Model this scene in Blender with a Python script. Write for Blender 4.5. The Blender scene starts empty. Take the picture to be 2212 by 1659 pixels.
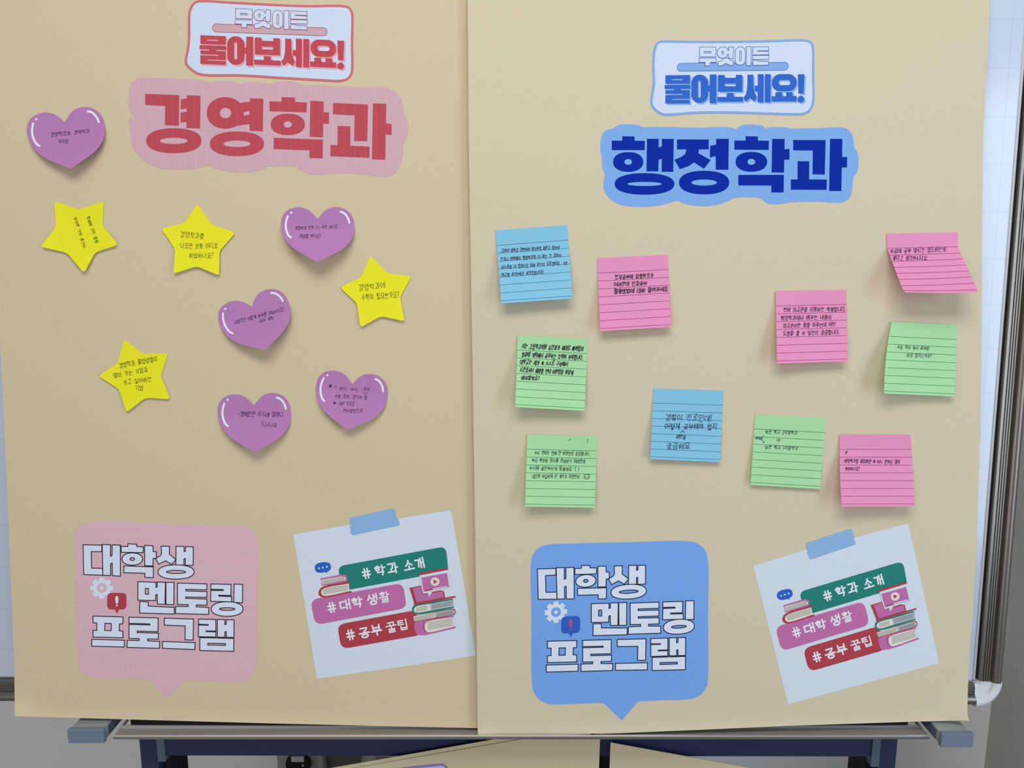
import bpy, bmesh, math, random
import numpy as np
from mathutils import Vector, Matrix
from mathutils.geometry import tessellate_polygon

S = bpy.context.scene
COL = S.collection
random.seed(4)

# ------------------------------------------------------------------ camera
W, H, F = 2212.0, 1659.0, 1700.0
PITCH = math.radians(10.0)
Q = Vector((0, 0, 1.2))                      # middle of the poster boards
FWD = Vector((0, math.cos(PITCH), -math.sin(PITCH)))
RIGHT = Vector((1, 0, 0))
UP = RIGHT.cross(FWD)
CAM = Q - FWD * 0.845
ROLL = math.radians(-0.15)
R2 = RIGHT * math.cos(ROLL) + UP * math.sin(ROLL)
U2 = UP * math.cos(ROLL) - RIGHT * math.sin(ROLL)
cd = bpy.data.cameras.new('camera'); cam = bpy.data.objects.new('camera', cd); COL.objects.link(cam)
cd.sensor_fit = 'HORIZONTAL'; cd.sensor_width = 36; cd.lens = 36 * F / W
cd.clip_start = 0.02; cd.clip_end = 50
m = Matrix((R2, U2, -FWD)).transposed().to_4x4(); m.translation = CAM
cam.matrix_world = m
S.camera = cam

# ------------------------------------------------------------------ world, lamps, exposure
S.view_settings.view_transform = 'Standard'; S.view_settings.look = 'None'
S.view_settings.gamma = 1.0; S.view_settings.use_curve_mapping = False
S.view_settings.exposure = 0.0
wd = bpy.data.worlds.new('room_light'); S.world = wd; wd.use_nodes = True
wd.node_tree.nodes['Background'].inputs[0].default_value = (0.95, 0.97, 1.0, 1)
wd.node_tree.nodes['Background'].inputs[1].default_value = 0.27

def area(name, loc, target, sx, sy, power, color):
    l = bpy.data.lights.new(name, 'AREA'); l.shape = 'RECTANGLE'; l.size = sx; l.size_y = sy
    l.energy = power; l.color = color
    o = bpy.data.objects.new(name, l); COL.objects.link(o); o.location = loc
    o.rotation_euler = (Vector(target) - Vector(loc)).to_track_quat('-Z', 'Y').to_euler()
    return o
area('ceiling_lamp_light', (0.0, -1.15, 2.5), (0.0, 0.0, 1.15), 1.3, 0.60, 18.0, (1.0, 0.965, 0.90))
area('window_light', (1.50, -1.25, 1.22), (0.0, 0.0, 1.0), 0.55, 1.35, 11.5, (0.78, 0.89, 1.0))
area('low_fill_light', (-0.8, -1.9, 0.80), (-0.1, 0.0, 0.9), 1.1, 0.9, 7.2, (1.0, 0.95, 0.86))  # added fill without a known source, brightens the lower part of the boards

# ------------------------------------------------------------------ unprojection: pixel of the photograph -> point on a real plane
def ray(px, py):
    return (R2 * ((px - W / 2) / F) + U2 * ((H / 2 - py) / F) + FWD)
def hit(px, py, p0, n):
    d = ray(px, py)
    return CAM + d * ((p0 - CAM).dot(n) / d.dot(n))
def at_y(px, py, Y): return hit(px, py, Vector((0, Y, 0)), Vector((0, 1, 0)))
def at_x(px, py, X): return hit(px, py, Vector((X, 0, 0)), Vector((1, 0, 0)))
def at_z(px, py, Z): return hit(px, py, Vector((0, 0, Z)), Vector((0, 0, 1)))
LEAN = math.radians(7.1)
NP = Vector((0, -math.cos(LEAN), math.sin(LEAN)))      # poster boards lean back on the tray
OFF_L, OFF_R = 0.0, 0.008
T = 0.0006
def plane_surf(off, dfun=None):
    def s(px, py, lay=0.0):
        d = off + lay + (dfun(px, py) if dfun else 0.0)
        return hit(px, py, Q + NP * d, NP)
    return s

# ------------------------------------------------------------------ materials
def lin(c):
    return tuple(((v / 255) / 12.92 if v / 255 <= 0.04045 else ((v / 255 + 0.055) / 1.055) ** 2.4) for v in c)
MATS = {}
def mat(name, rgb, rough=0.7, metal=0.0, grain=0.0, gscale=900.0, bump=0.0, bscale=700.0, coat=0.0, spec=0.3):
    if name in MATS: return MATS[name]
    m = bpy.data.materials.new(name); m.use_nodes = True; nt = m.node_tree; b = nt.nodes['Principled BSDF']
    c = lin(rgb)
    b.inputs['Base Color'].default_value = (*c, 1); b.inputs['Roughness'].default_value = rough
    b.inputs['Metallic'].default_value = metal; b.inputs['Specular IOR Level'].default_value = spec
    b.inputs['Coat Weight'].default_value = coat
    if grain or bump:
        tc = nt.nodes.new('ShaderNodeTexCoord')
    if grain:
        n = nt.nodes.new('ShaderNodeTexNoise'); n.inputs['Scale'].default_value = gscale; n.inputs['Detail'].default_value = 3
        nt.links.new(tc.outputs['Object'], n.inputs['Vector'])
        mp = nt.nodes.new('ShaderNodeMapRange')
        mp.inputs['From Min'].default_value = 0.3; mp.inputs['From Max'].default_value = 0.7
        mp.inputs['To Min'].default_value = 1 - grain; mp.inputs['To Max'].default_value = 1 + grain
        nt.links.new(n.outputs['Fac'], mp.inputs['Value'])
        mx = nt.nodes.new('ShaderNodeVectorMath'); mx.operation = 'SCALE'; mx.inputs[0].default_value = c
        nt.links.new(mp.outputs['Result'], mx.inputs['Scale']); nt.links.new(mx.outputs['Vector'], b.inputs['Base Color'])
    if bump:
        n2 = nt.nodes.new('ShaderNodeTexNoise'); n2.inputs['Scale'].default_value = bscale; n2.inputs['Detail'].default_value = 4
        nt.links.new(tc.outputs['Object'], n2.inputs['Vector'])
        bp = nt.nodes.new('ShaderNodeBump'); bp.inputs['Strength'].default_value = bump; bp.inputs['Distance'].default_value = 0.001
        nt.links.new(n2.outputs['Fac'], bp.inputs['Height']); nt.links.new(bp.outputs['Normal'], b.inputs['Normal'])
    MATS[name] = m
    return m

def streaked(name, rgb, rgb2, axis, period, frac, ang=0.0):
    """flat print colour with the fine pale lines an inkjet leaves"""
    m = mat(name, rgb, grain=0.035, gscale=700, bump=0.05)
    nt = m.node_tree; b = nt.nodes['Principled BSDF']
    src = b.inputs['Base Color'].links[0].from_socket
    tc = nt.nodes.new('ShaderNodeTexCoord'); rot = nt.nodes.new('ShaderNodeVectorRotate')
    rot.rotation_type = 'Y_AXIS'; rot.inputs['Angle'].default_value = ang
    nt.links.new(tc.outputs['Object'], rot.inputs['Vector'])
    sp = nt.nodes.new('ShaderNodeSeparateXYZ'); nt.links.new(rot.outputs['Vector'], sp.inputs[0])
    ad = nt.nodes.new('ShaderNodeMath'); ad.operation = 'ADD'; ad.inputs[1].default_value = 10.0
    nt.links.new(sp.outputs[axis], ad.inputs[0])
    mo = nt.nodes.new('ShaderNodeMath'); mo.operation = 'MODULO'; mo.inputs[1].default_value = period
    nt.links.new(ad.outputs[0], mo.inputs[0])
    lt = nt.nodes.new('ShaderNodeMath'); lt.operation = 'LESS_THAN'; lt.inputs[1].default_value = period * frac
    nt.links.new(mo.outputs[0], lt.inputs[0])
    sc = nt.nodes.new('ShaderNodeMath'); sc.operation = 'MULTIPLY'; sc.inputs[1].default_value = 0.38
    nt.links.new(lt.outputs[0], sc.inputs[0])
    mx = nt.nodes.new('ShaderNodeMix'); mx.data_type = 'RGBA'
    nt.links.new(sc.outputs[0], mx.inputs[0]); nt.links.new(src, mx.inputs[6]); mx.inputs[7].default_value = (*lin(rgb2), 1)
    nt.links.new(mx.outputs[2], b.inputs['Base Color'])
    return m

M_BOARD = mat('cream_poster_board', (206, 193, 164), rough=0.85, grain=0.035, gscale=800, bump=0.16, bscale=800)
M_BOARDR = mat('cream_poster_board_cool_cast', (207, 197, 174), rough=0.85, grain=0.035, gscale=800, bump=0.16, bscale=800)  # same cream board, cooler light on the right put into its colour
M_WHITE = mat('white_print_paper', (200, 215, 240), grain=0.02, gscale=700)
M_WHITEB = mat('bright_white_print', (214, 226, 248), grain=0.02, gscale=700)
M_CARD = mat('white_card_paper', (207, 220, 236), grain=0.03, gscale=600)
M_RED = streaked('red_ink', (184, 70, 86), (200, 92, 106), 0, 0.0113, 0.07)
M_REDP = streaked('red_ink_plate', (186, 68, 84), (200, 92, 106), 0, 0.0113, 0.07)
M_PINKS = mat('pale_red_ink', (222, 160, 172))
M_PINKB = streaked('pale_pink_print', (203, 167, 182), (218, 184, 199), 0, 0.0113, 0.05, 0.02)
M_PINKC = streaked('pale_pink_bubble_print', (216, 178, 196), (230, 198, 214), 2, 0.0100, 0.05, -0.05)
M_BORD = mat('coral_border_ink', (200, 100, 112))
M_DASH = mat('coral_dash_ink', (226, 150, 158))
M_PILL = mat('dusty_pink_ink', (198, 164, 176))
M_MAROON = mat('maroon_line_ink', (150, 60, 88))
M_BLUE = mat('mid_blue_ink', (46, 100, 200), grain=0.03, spec=0.15)
M_BLUES = mat('light_blue_shadow_ink', (132, 172, 228))
M_NAVYB = mat('royal_blue_ink', (0, 42, 160), grain=0.05, spec=0.1)
M_SKY = mat('sky_blue_print', (122, 168, 232), grain=0.04, gscale=600)
M_SKY2 = mat('bubble_blue_print', (114, 164, 238), grain=0.045, gscale=600)
M_BBORD = mat('blue_border_ink', (122, 164, 224))
M_BDASH = mat('blue_dash_ink', (160, 196, 240))
M_BPILL = mat('blue_pill_ink', (124, 166, 226))
M_BLINE = mat('blue_line_ink', (60, 86, 170))
M_INK = mat('black_outline_ink', (14, 14, 34))
M_GREEN = mat('green_ink', (22, 126, 116), grain=0.03)
M_PINKI = mat('magenta_ink', (188, 108, 168), grain=0.03)
M_REDI = mat('brick_red_ink', (172, 60, 76), grain=0.03)
M_CREAM = mat('page_cream_ink', (222, 222, 216))
M_GREY = mat('page_grey_ink', (178, 186, 194))
M_TAPE = mat('blue_paper_tape', (134, 178, 224), rough=0.6, grain=0.03)
M_PEN = mat('black_pen_ink', (34, 28, 44), rough=0.5)
M_PENV = mat('violet_black_pen_ink', (66, 26, 84), rough=0.5)
M_PENO = mat('olive_black_pen_ink', (74, 74, 26), rough=0.5)
M_PENG = mat('green_black_pen_ink', (30, 66, 60), rough=0.5)
M_PENN = mat('navy_pen_ink', (22, 36, 78), rough=0.5)
M_HEART = mat('lilac_note_paper', (201, 142, 206), rough=0.8, grain=0.03, gscale=600)
M_STAR = mat('fluorescent_yellow_note_paper', (252, 251, 46), rough=0.8, grain=0.02, gscale=600)
M_NB = mat('sky_blue_note_paper', (150, 218, 250), rough=0.8, grain=0.02, gscale=600)
M_NP = mat('pink_note_paper', (246, 168, 219), rough=0.8, grain=0.02, gscale=600)
M_NG = mat('mint_green_note_paper', (188, 244, 194), rough=0.8, grain=0.02, gscale=600)
M_LB = mat('blue_rule_ink', (62, 124, 160)); M_LP = mat('pink_rule_ink', (156, 70, 124)); M_LG = mat('green_rule_ink', (78, 136, 100))
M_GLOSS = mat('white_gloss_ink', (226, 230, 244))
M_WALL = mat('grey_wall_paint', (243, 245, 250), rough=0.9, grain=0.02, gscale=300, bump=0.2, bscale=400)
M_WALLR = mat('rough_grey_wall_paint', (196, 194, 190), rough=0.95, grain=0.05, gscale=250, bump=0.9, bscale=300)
M_FLOOR = mat('grey_floor_vinyl', (150, 146, 138), rough=0.5, grain=0.05, gscale=20)
M_ALU = mat('anodised_aluminium', (150, 148, 144), rough=0.38, metal=0.85)
M_ALUD = mat('dark_anodised_aluminium', (128, 124, 120), rough=0.33, metal=0.8)
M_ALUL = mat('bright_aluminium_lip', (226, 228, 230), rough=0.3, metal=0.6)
M_TRAY = mat('tray_floor_aluminium', (168, 160, 154), rough=0.55, metal=0.3)
M_BLACK = mat('black_rubber', (26, 26, 30), rough=0.6)
M_PLAST = mat('white_plastic', (214, 220, 230), rough=0.35, spec=0.5)
M_NAVY = mat('navy_hammered_enamel', (38, 48, 84), rough=0.5, grain=0.25, gscale=900, bump=0.6, bscale=900)
M_DARKM = mat('dark_blue_enamel_and_shade', (10, 12, 26), rough=0.6)  # enamel of the feet; also painted shade on post sides and behind tray
M_STEEL = mat('blue_grey_steel', (92, 108, 128), rough=0.5, metal=0.3)
M_CAP = mat('blue_grey_plastic_cap', (108, 124, 146), rough=0.5)
M_ARM = mat('grey_green_arm_enamel', (150, 156, 154), rough=0.45)
M_PURP = mat('purple_border_ink', (140, 122, 200))

def thin_paper(m, rgb, fac=0.27):
    nt = m.node_tree; b = nt.nodes['Principled BSDF']; out = nt.nodes['Material Output']
    t = nt.nodes.new('ShaderNodeBsdfTranslucent'); t.inputs['Color'].default_value = (*lin(rgb), 1)
    mx = nt.nodes.new('ShaderNodeMixShader'); mx.inputs[0].default_value = fac
    nt.links.new(b.outputs[0], mx.inputs[1]); nt.links.new(t.outputs[0], mx.inputs[2]); nt.links.new(mx.outputs[0], out.inputs['Surface'])
thin_paper(M_HEART, (214, 160, 214)); thin_paper(M_STAR, (250, 248, 70)); thin_paper(M_NB, (150, 214, 244))
thin_paper(M_NP, (250, 160, 180)); thin_paper(M_NG, (190, 226, 140))

# whiteboard steel with a faint printed grid
M_WB = mat('glossy_whiteboard_steel', (198, 212, 234), rough=0.16, spec=0.6)
def _grid():
    nt = M_WB.node_tree; b = nt.nodes['Principled BSDF']
    tc = nt.nodes.new('ShaderNodeTexCoord'); sp = nt.nodes.new('ShaderNodeSeparateXYZ'); nt.links.new(tc.outputs['Object'], sp.inputs[0])
    outs = []
    for ax in (0, 2):
        a = nt.nodes.new('ShaderNodeMath'); a.operation = 'ADD'; a.inputs[1].default_value = 10.013
        nt.links.new(sp.outputs[ax], a.inputs[0])
        mo = nt.nodes.new('ShaderNodeMath'); mo.operation = 'MODULO'; mo.inputs[1].default_value = 0.05; nt.links.new(a.outputs[0], mo.inputs[0])
        lt = nt.nodes.new('ShaderNodeMath'); lt.operation = 'LESS_THAN'; lt.inputs[1].default_value = 0.0006; nt.links.new(mo.outputs[0], lt.inputs[0])
        outs.append(lt)
    mx = nt.nodes.new('ShaderNodeMath'); mx.operation = 'MAXIMUM'
    nt.links.new(outs[0].outputs[0], mx.inputs[0]); nt.links.new(outs[1].outputs[0], mx.inputs[1])
    mm = nt.nodes.new('ShaderNodeMix'); mm.data_type = 'RGBA'; nt.links.new(mx.outputs[0], mm.inputs[0])
    mm.inputs[6].default_value = (*lin((198, 212, 234)), 1); mm.inputs[7].default_value = (*lin((180, 195, 218)), 1)
    nt.links.new(mm.outputs[2], b.inputs['Base Color'])
_grid()

# ------------------------------------------------------------------ objects
def tag(o, label=None, cat=None, group=None, kind=None):
    if label: o['label'] = label
    if cat: o['category'] = cat
    if group: o['group'] = group
    if kind: o['kind'] = kind
    return o
def add_obj(name, verts, faces, m, parent=None, smooth=None):
    """verts in world space; parents carry a location only"""
    verts = [Vector(v) for v in verts]
    if parent is None:
        lo = Vector([min(v[i] for v in verts) for i in range(3)]); hi = Vector([max(v[i] for v in verts) for i in range(3)])
        org = (lo + hi) / 2
    else:
        org = Vector((0, 0, 0)); p = parent
        while p is not None: org += p.location; p = p.parent
    me = bpy.data.meshes.new(name); me.from_pydata([v - org for v in verts], [], faces); me.update()
    me.materials.append(m)
    if smooth:
        for i, p in enumerate(me.polygons):
            p.use_smooth = smooth is True or i < smooth
    o = bpy.data.objects.new(name, me); COL.objects.link(o)
    if parent is None: o.location = org
    else: o.parent = parent
    return o
def empty(name, loc):
    o = bpy.data.objects.new(name, None); o.empty_display_size = 0.02; COL.objects.link(o); o.location = loc
    return o
class MB:
    def __init__(s): s.v = []; s.f = []
    def add(s, vs, fs):
        n = len(s.v); s.v += [Vector(v) for v in vs]; s.f += [tuple(i + n for i in f) for f in fs]
    def box(s, a, b):
        x0, y0, z0 = [min(a[i], b[i]) for i in range(3)]; x1, y1, z1 = [max(a[i], b[i]) for i in range(3)]
        s.add([(x0,y0,z0),(x1,y0,z0),(x1,y1,z0),(x0,y1,z0),(x0,y0,z1),(x1,y0,z1),(x1,y1,z1),(x0,y1,z1)],
              [(0,3,2,1),(4,5,6,7),(0,1,5,4),(1,2,6,5),(2,3,7,6),(3,0,4,7)])
    def obj(s, name, m, parent=None, bevel=0, smooth=None):
        o = add_obj(name, s.v, s.f, m, parent, smooth)
        if bevel:
            md = o.modifiers.new('bevel', 'BEVEL'); md.width = bevel; md.segments = 2; md.limit_method = 'ANGLE'
        return o

# --- 2D shapes in photograph pixels
def cm(x0, y0, sc):
    return lambda p: (x0 + p[0] / sc, y0 + p[1] / sc)
def ell(cx, cy, rx, ry, n=40, e=2.0, rot=0.0):
    out = []
    for i in range(n):
        a = 2 * math.pi * i / n; c, s_ = math.cos(a), math.sin(a)
        x = rx * math.copysign(abs(c) ** (2 / e), c); y = ry * math.copysign(abs(s_) ** (2 / e), s_)
        out.append((cx + x * math.cos(rot) - y * math.sin(rot), cy + x * math.sin(rot) + y * math.cos(rot)))
    return out
def rrect(x0, y0, x1, y1, r, n=6):
    out = []
    for cx, cy, a0 in ((x1 - r, y1 - r, 0), (x0 + r, y1 - r, 90), (x0 + r, y0 + r, 180), (x1 - r, y0 + r, 270)):
        for i in range(n + 1):
            a = math.radians(a0 + 90 * i / n); out.append((cx + r * math.cos(a), cy + r * math.sin(a)))
    return out
def capsule(a, b, r, n=10):
    ang = math.atan2(b[1] - a[1], b[0] - a[0]); out = []
    for c, s0 in ((b, -90), (a, 90)):
        for i in range(n + 1):
            t = ang + math.radians(s0 + 180 * i / n); out.append((c[0] + r * math.cos(t), c[1] + r * math.sin(t)))
    return out
def smooth(pts, n=5):
    """closed Catmull-Rom; a point with a third element stays a sharp corner"""
    out = []; N = len(pts)
    for i in range(N):
        p0, p1, p2, p3 = pts[i - 1], pts[i], pts[(i + 1) % N], pts[(i + 2) % N]
        L = lambda a, b: max(1e-6, math.hypot(b[0] - a[0], b[1] - a[1]) ** 0.5)
        if len(p1) > 2: p0 = (2 * p1[0] - p2[0], 2 * p1[1] - p2[1])
        if len(p2) > 2: p3 = (2 * p2[0] - p1[0], 2 * p2[1] - p1[1])
        t0 = 0.0; t1 = t0 + L(p0, p1); t2 = t1 + L(p1, p2); t3 = t2 + L(p2, p3)
        for k in range(n):
            t = t1 + (t2 - t1) * k / n; r = []
            for j in (0, 1):
                A1 = (t1 - t) / (t1 - t0) * p0[j] + (t - t0) / (t1 - t0) * p1[j]
                A2 = (t2 - t) / (t2 - t1) * p1[j] + (t - t1) / (t2 - t1) * p2[j]
                A3 = (t3 - t) / (t3 - t2) * p2[j] + (t - t2) / (t3 - t2) * p3[j]
                B1 = (t2 - t) / (t2 - t0) * A1 + (t - t0) / (t2 - t0) * A2
                B2 = (t3 - t) / (t3 - t1) * A2 + (t - t1) / (t3 - t1) * A3
                r.append((t2 - t) / (t2 - t1) * B1 + (t - t1) / (t2 - t1) * B2)
            out.append(tuple(r))
    return out
def chaikin(pts, it=2):
    for _ in range(it):
        q = []
        for i in range(len(pts)):
            a, b = pts[i], pts[(i + 1) % len(pts)]
            q += [(a[0] * .75 + b[0] * .25, a[1] * .75 + b[1] * .25), (a[0] * .25 + b[0] * .75, a[1] * .25 + b[1] * .75)]
        pts = q
    return pts
def area2(p): return sum(p[i - 1][0] * p[i][1] - p[i][0] * p[i - 1][1] for i in range(len(p)))
def inset(pts, d):
    N = len(pts); sg = 1 if area2(pts) > 0 else -1; out = []
    for i in range(N):
        a, b, c = pts[i - 1], pts[i], pts[(i + 1) % N]
        e1 = Vector((b[0] - a[0], b[1] - a[1])); e2 = Vector((c[0] - b[0], c[1] - b[1]))
        if e1.length < 1e-6 or e2.length < 1e-6: out.append(b); continue
        n1 = Vector((-e1.y, e1.x)).normalized() * sg; n2 = Vector((-e2.y, e2.x)).normalized() * sg
        n = (n1 + n2); 
        if n.length < 1e-3: n = n1
        n.normalize(); k = d / max(0.5, n.dot(n1))
        out.append((b[0] + n.x * k, b[1] + n.y * k))
    return out
def fillet(pts, rs, n=5):
    out = []; N = len(pts)
    for i in range(N):
        a, b, c = Vector(pts[i - 1]), Vector(pts[i]), Vector(pts[(i + 1) % N]); r = rs[i]
        u = (a - b).normalized(); v = (c - b).normalized()
        p, q = b + u * r, b + v * r
        for k in range(n + 1):
            t = k / n; w = p * (1 - t) ** 2 + b * 2 * t * (1 - t) + q * t * t; out.append((w.x, w.y))
    return out

def tri2d(shapes):
    """shapes: list of (outer, [holes]) -> verts2d, faces"""
    V, Fc = [], []
    for outer, holes in shapes:
        loops = [[Vector((p[0], p[1], 0)) for p in outer]] + [[Vector((p[0], p[1], 0)) for p in h] for h in holes]
        flat = [p for l in loops for p in l]; n = len(V)
        V += [(p.x, p.y) for p in flat]
        Fc += [tuple(i + n for i in t) for t in tessellate_polygon(loops)]
    return V, Fc
def cut_grid(V, Fc, step, stepx=None):
    bm = bmesh.new(); vs = [bm.verts.new((x, y, 0)) for x, y in V]
    for f in Fc:
        try: bm.faces.new([vs[i] for i in f])
        except ValueError: pass
    bmesh.ops.remove_doubles(bm, verts=bm.verts, dist=1e-4)
    xs = [v.co.x for v in bm.verts]; ys = [v.co.y for v in bm.verts]
    for lo, hi, nrm, ax, st in ((min(ys), max(ys), (0, 1, 0), 1, step), (min(xs), max(xs), (1, 0, 0), 0, stepx or step)):
        k = lo + st
        while k < hi - 0.3:
            co = [0, 0, 0]; co[ax] = k
            bmesh.ops.bisect_plane(bm, geom=bm.verts[:] + bm.edges[:] + bm.faces[:], plane_co=co, plane_no=nrm, dist=1e-5)
            k += st
    if step < 1e8:
        bmesh.ops.remove_doubles(bm, verts=bm.verts, dist=2e-3)
        bmesh.ops.dissolve_degenerate(bm, edges=bm.edges, dist=1e-3)
        bmesh.ops.triangulate(bm, faces=bm.faces)
    bm.verts.index_update()
    V2 = [(v.co.x, v.co.y) for v in bm.verts]; F2 = [tuple(v.index for v in f.verts) for f in bm.faces]
    B = [tuple(v.index for v in e.verts) for e in bm.edges if len(e.link_faces) == 1]
    bm.free(); return V2, F2, B
def sheet(name, shapes, surf, m, thick=0.00025, lay=0.0, step=None, parent=None):
    """a cut piece of paper: front, back and edge"""
    V, Fc = tri2d(shapes)
    V, Fc, B = cut_grid(V, Fc, step or 1e9)
    n = len(V)
    front = [surf(x, y, lay + thick) for x, y in V]; back = [surf(x, y, lay) for x, y in V]
    verts = front + back; faces = []
    for f in Fc:
        a, b, c = front[f[0]], front[f[1]], front[f[2]]
        if (b - a).cross(c - a).dot(NP) < 0: f = f[::-1]
        faces.append(tuple(f))
    nf = len(faces)
    faces += [tuple(i + n for i in f[::-1]) for f in faces]
    for a, b in B:
        k = len(verts); verts += [front[a], front[b], back[b], back[a]]; faces.append((k, k + 1, k + 2, k + 3))
    return add_obj(name, verts, faces, m, parent, smooth=2 * nf if step else None)
def printed(name, shapes, surf, m, parent, lay, step=None):
    vs, fs = [], []
    for k, shp in enumerate(shapes):
        V, Fc = tri2d([shp])
        if step: V, Fc, _ = cut_grid(V, Fc, step)
        n = len(vs); vs += [surf(x, y, lay + (k % 6) * 1.2e-5) for x, y in V]
        for f in Fc:
            f = tuple(i + n for i in f); a, b, c = vs[f[0]], vs[f[1]], vs[f[2]]
            fs.append(f[::-1] if (b - a).cross(c - a).dot(NP) < 0 else f)
    return add_obj(name, vs, fs, m, parent)
def ribbon_quads(lines, closed=False, seg=6.0):
    V, Fc, Lv = [], [], []; cnt = 0
    for pts, w in lines:
        P = [Vector((p[0], p[1])) for p in pts]
        if closed: P.append(P[0].copy())
        for a, b in zip(P, P[1:]):
            d = b - a; L = d.length
            if L < 1e-5: continue
            d /= L; nrm = Vector((-d.y, d.x)) * w / 2; e = d * w * 0.42; cnt += 1
            a2, b2 = a - e, b + e; k = max(1, int((b2 - a2).length / seg)); n0 = len(V)
            for i in range(k + 1):
                q = a2.lerp(b2, i / k); V += [tuple(q + nrm), tuple(q - nrm)]; Lv += [(cnt % 7) * 7e-6] * 2
            for i in range(k): j = n0 + 2 * i; Fc.append((j, j + 1, j + 3, j + 2))
    return V, Fc, Lv
def strokes(name, lines, surf, m, parent, lay, closed=False):
    V, Fc, Lv = ribbon_quads(lines, closed)
    return add_obj(name, [surf(x, y, lay + l) for (x, y), l in zip(V, Lv)], Fc, m, parent)

# --- stroke Hangul
C_ = [(0.5 + 0.5 * math.cos(-1.57 - 2 * math.pi * i / 10), 0.5 + 0.5 * math.sin(-1.57 - 2 * math.pi * i / 10)) for i in range(11)]
def scl(pl, x, y, w, h): return [[(x + px * w, y + py * h) for px, py in l] for l in pl]
CON = {
 'ㄱ': [[(0,.08),(.95,.08),(.75,1)]], 'ㄴ': [[(0,0),(.03,.9),(1,.88)]], 'ㄷ': [[(.95,.08),(0,.08),(0,.9),(1,.9)]],
 'ㄹ': [[(0,.04),(.95,.04),(.93,.48),(.05,.5),(.03,.95),(1,.95)]], 'ㅁ': [[(.02,0),(0,1),(1,1),(1,.02),(.02,0)]],
 'ㅂ': [[(0,0),(.03,1),(.97,1),(1,0)],[(0,.5),(1,.5)]], 'ㅅ': [[(.5,0),(.35,.55),(0,1)],[(.45,.4),(1,1)]], 'ㅇ': [C_],
 'ㅈ': [[(0,.08),(.95,.08),(.45,.6),(0,1)],[(.5,.5),(1,1)]], 'ㅊ': [[(.35,0),(.65,.02)],[(0,.26),(.95,.26),(.45,.65),(0,1)],[(.5,.58),(1,1)]],
 'ㅋ': [[(0,.08),(.95,.08),(.75,1)],[(0,.5),(.88,.46)]], 'ㅌ': [[(.95,.06),(0,.06),(0,.94),(1,.94)],[(0,.5),(.9,.5)]],
 'ㅍ': [[(0,.08),(1,.08)],[(0,.92),(1,.92)],[(.3,.08),(.33,.92)],[(.7,.08),(.67,.92)]],
 'ㅎ': [[(.35,0),(.65,.02)],[(0,.27),(1,.25)]] + scl([C_], .2, .4, .6, .6)}
for a, b in (('ㄲ','ㄱ'),('ㄸ','ㄷ'),('ㅃ','ㅂ'),('ㅆ','ㅅ'),('ㅉ','ㅈ')): CON[a] = scl(CON[b],0,0,.44,1) + scl(CON[b],.54,0,.46,1)
for k_, (a, b) in {'ㄳ':'ㄱㅅ','ㄵ':'ㄴㅈ','ㄶ':'ㄴㅎ','ㄺ':'ㄹㄱ','ㄻ':'ㄹㅁ','ㄼ':'ㄹㅂ','ㅀ':'ㄹㅎ','ㅄ':'ㅂㅅ','ㄽ':'ㄹㅅ','ㄾ':'ㄹㅌ','ㄿ':'ㄹㅍ'}.items():
    CON[k_] = scl(CON[a],0,0,.44,1) + scl(CON[b],.54,0,.46,1)
VV = {'ㅏ': [[(.4,0),(.42,1)],[(.42,.48),(1,.46)]], 'ㅑ': [[(.4,0),(.42,1)],[(.42,.34),(1,.33)],[(.42,.62),(1,.61)]],
 'ㅓ': [[(.8,0),(.8,1)],[(.1,.48),(.8,.46)]], 'ㅕ': [[(.8,0),(.8,1)],[(.1,.34),(.8,.33)],[(.1,.62),(.8,.61)]],
 'ㅣ': [[(.6,0),(.62,1)]], 'ㅐ': [[(.25,.05),(.27,.95)],[(.27,.48),(.85,.47)],[(.85,0),(.87,1)]],
 'ㅔ': [[(.5,.05),(.5,.95)],[(0,.48),(.5,.46)],[(.9,0),(.9,1)]], 'ㅖ': [[(.5,.05),(.5,.95)],[(0,.36),(.5,.35)],[(0,.62),(.5,.61)],[(.9,0),(.9,1)]],
 'ㅒ': [[(.25,.05),(.27,.95)],[(.27,.36),(.85,.35)],[(.27,.62),(.85,.61)],[(.85,0),(.87,1)]]}
HV = {'ㅗ': [[(.5,.1),(.5,.8)],[(0,.82),(1,.78)]], 'ㅛ': [[(.33,.1),(.33,.8)],[(.67,.1),(.67,.8)],[(0,.82),(1,.78)]],
 'ㅜ': [[(0,.2),(1,.16)],[(.5,.18),(.5,1)]], 'ㅠ': [[(0,.2),(1,.16)],[(.33,.18),(.3,1)],[(.67,.18),(.67,1)]], 'ㅡ': [[(0,.5),(1,.46)]]}
MIX = {'ㅘ':'ㅗㅏ','ㅙ':'ㅗㅐ','ㅚ':'ㅗㅣ','ㅝ':'ㅜㅓ','ㅞ':'ㅜㅔ','ㅟ':'ㅜㅣ','ㅢ':'ㅡㅣ'}
INI = 'ㄱㄲㄴㄷㄸㄹㅁㅂㅃㅅㅆㅇㅈㅉㅊㅋㅌㅍㅎ'; VOW = 'ㅏㅐㅑㅒㅓㅔㅕㅖㅗㅘㅙㅚㅛㅜㅝㅞㅟㅠㅡㅢㅣ'
FIN = [''] + list('ㄱㄲㄳㄴㄵㄶㄷㄹㄺㄻㄼㄽㄾㄿㅀㅁㅂㅄㅅㅆㅇㅈㅊㅋㅌㅍㅎ')
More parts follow.
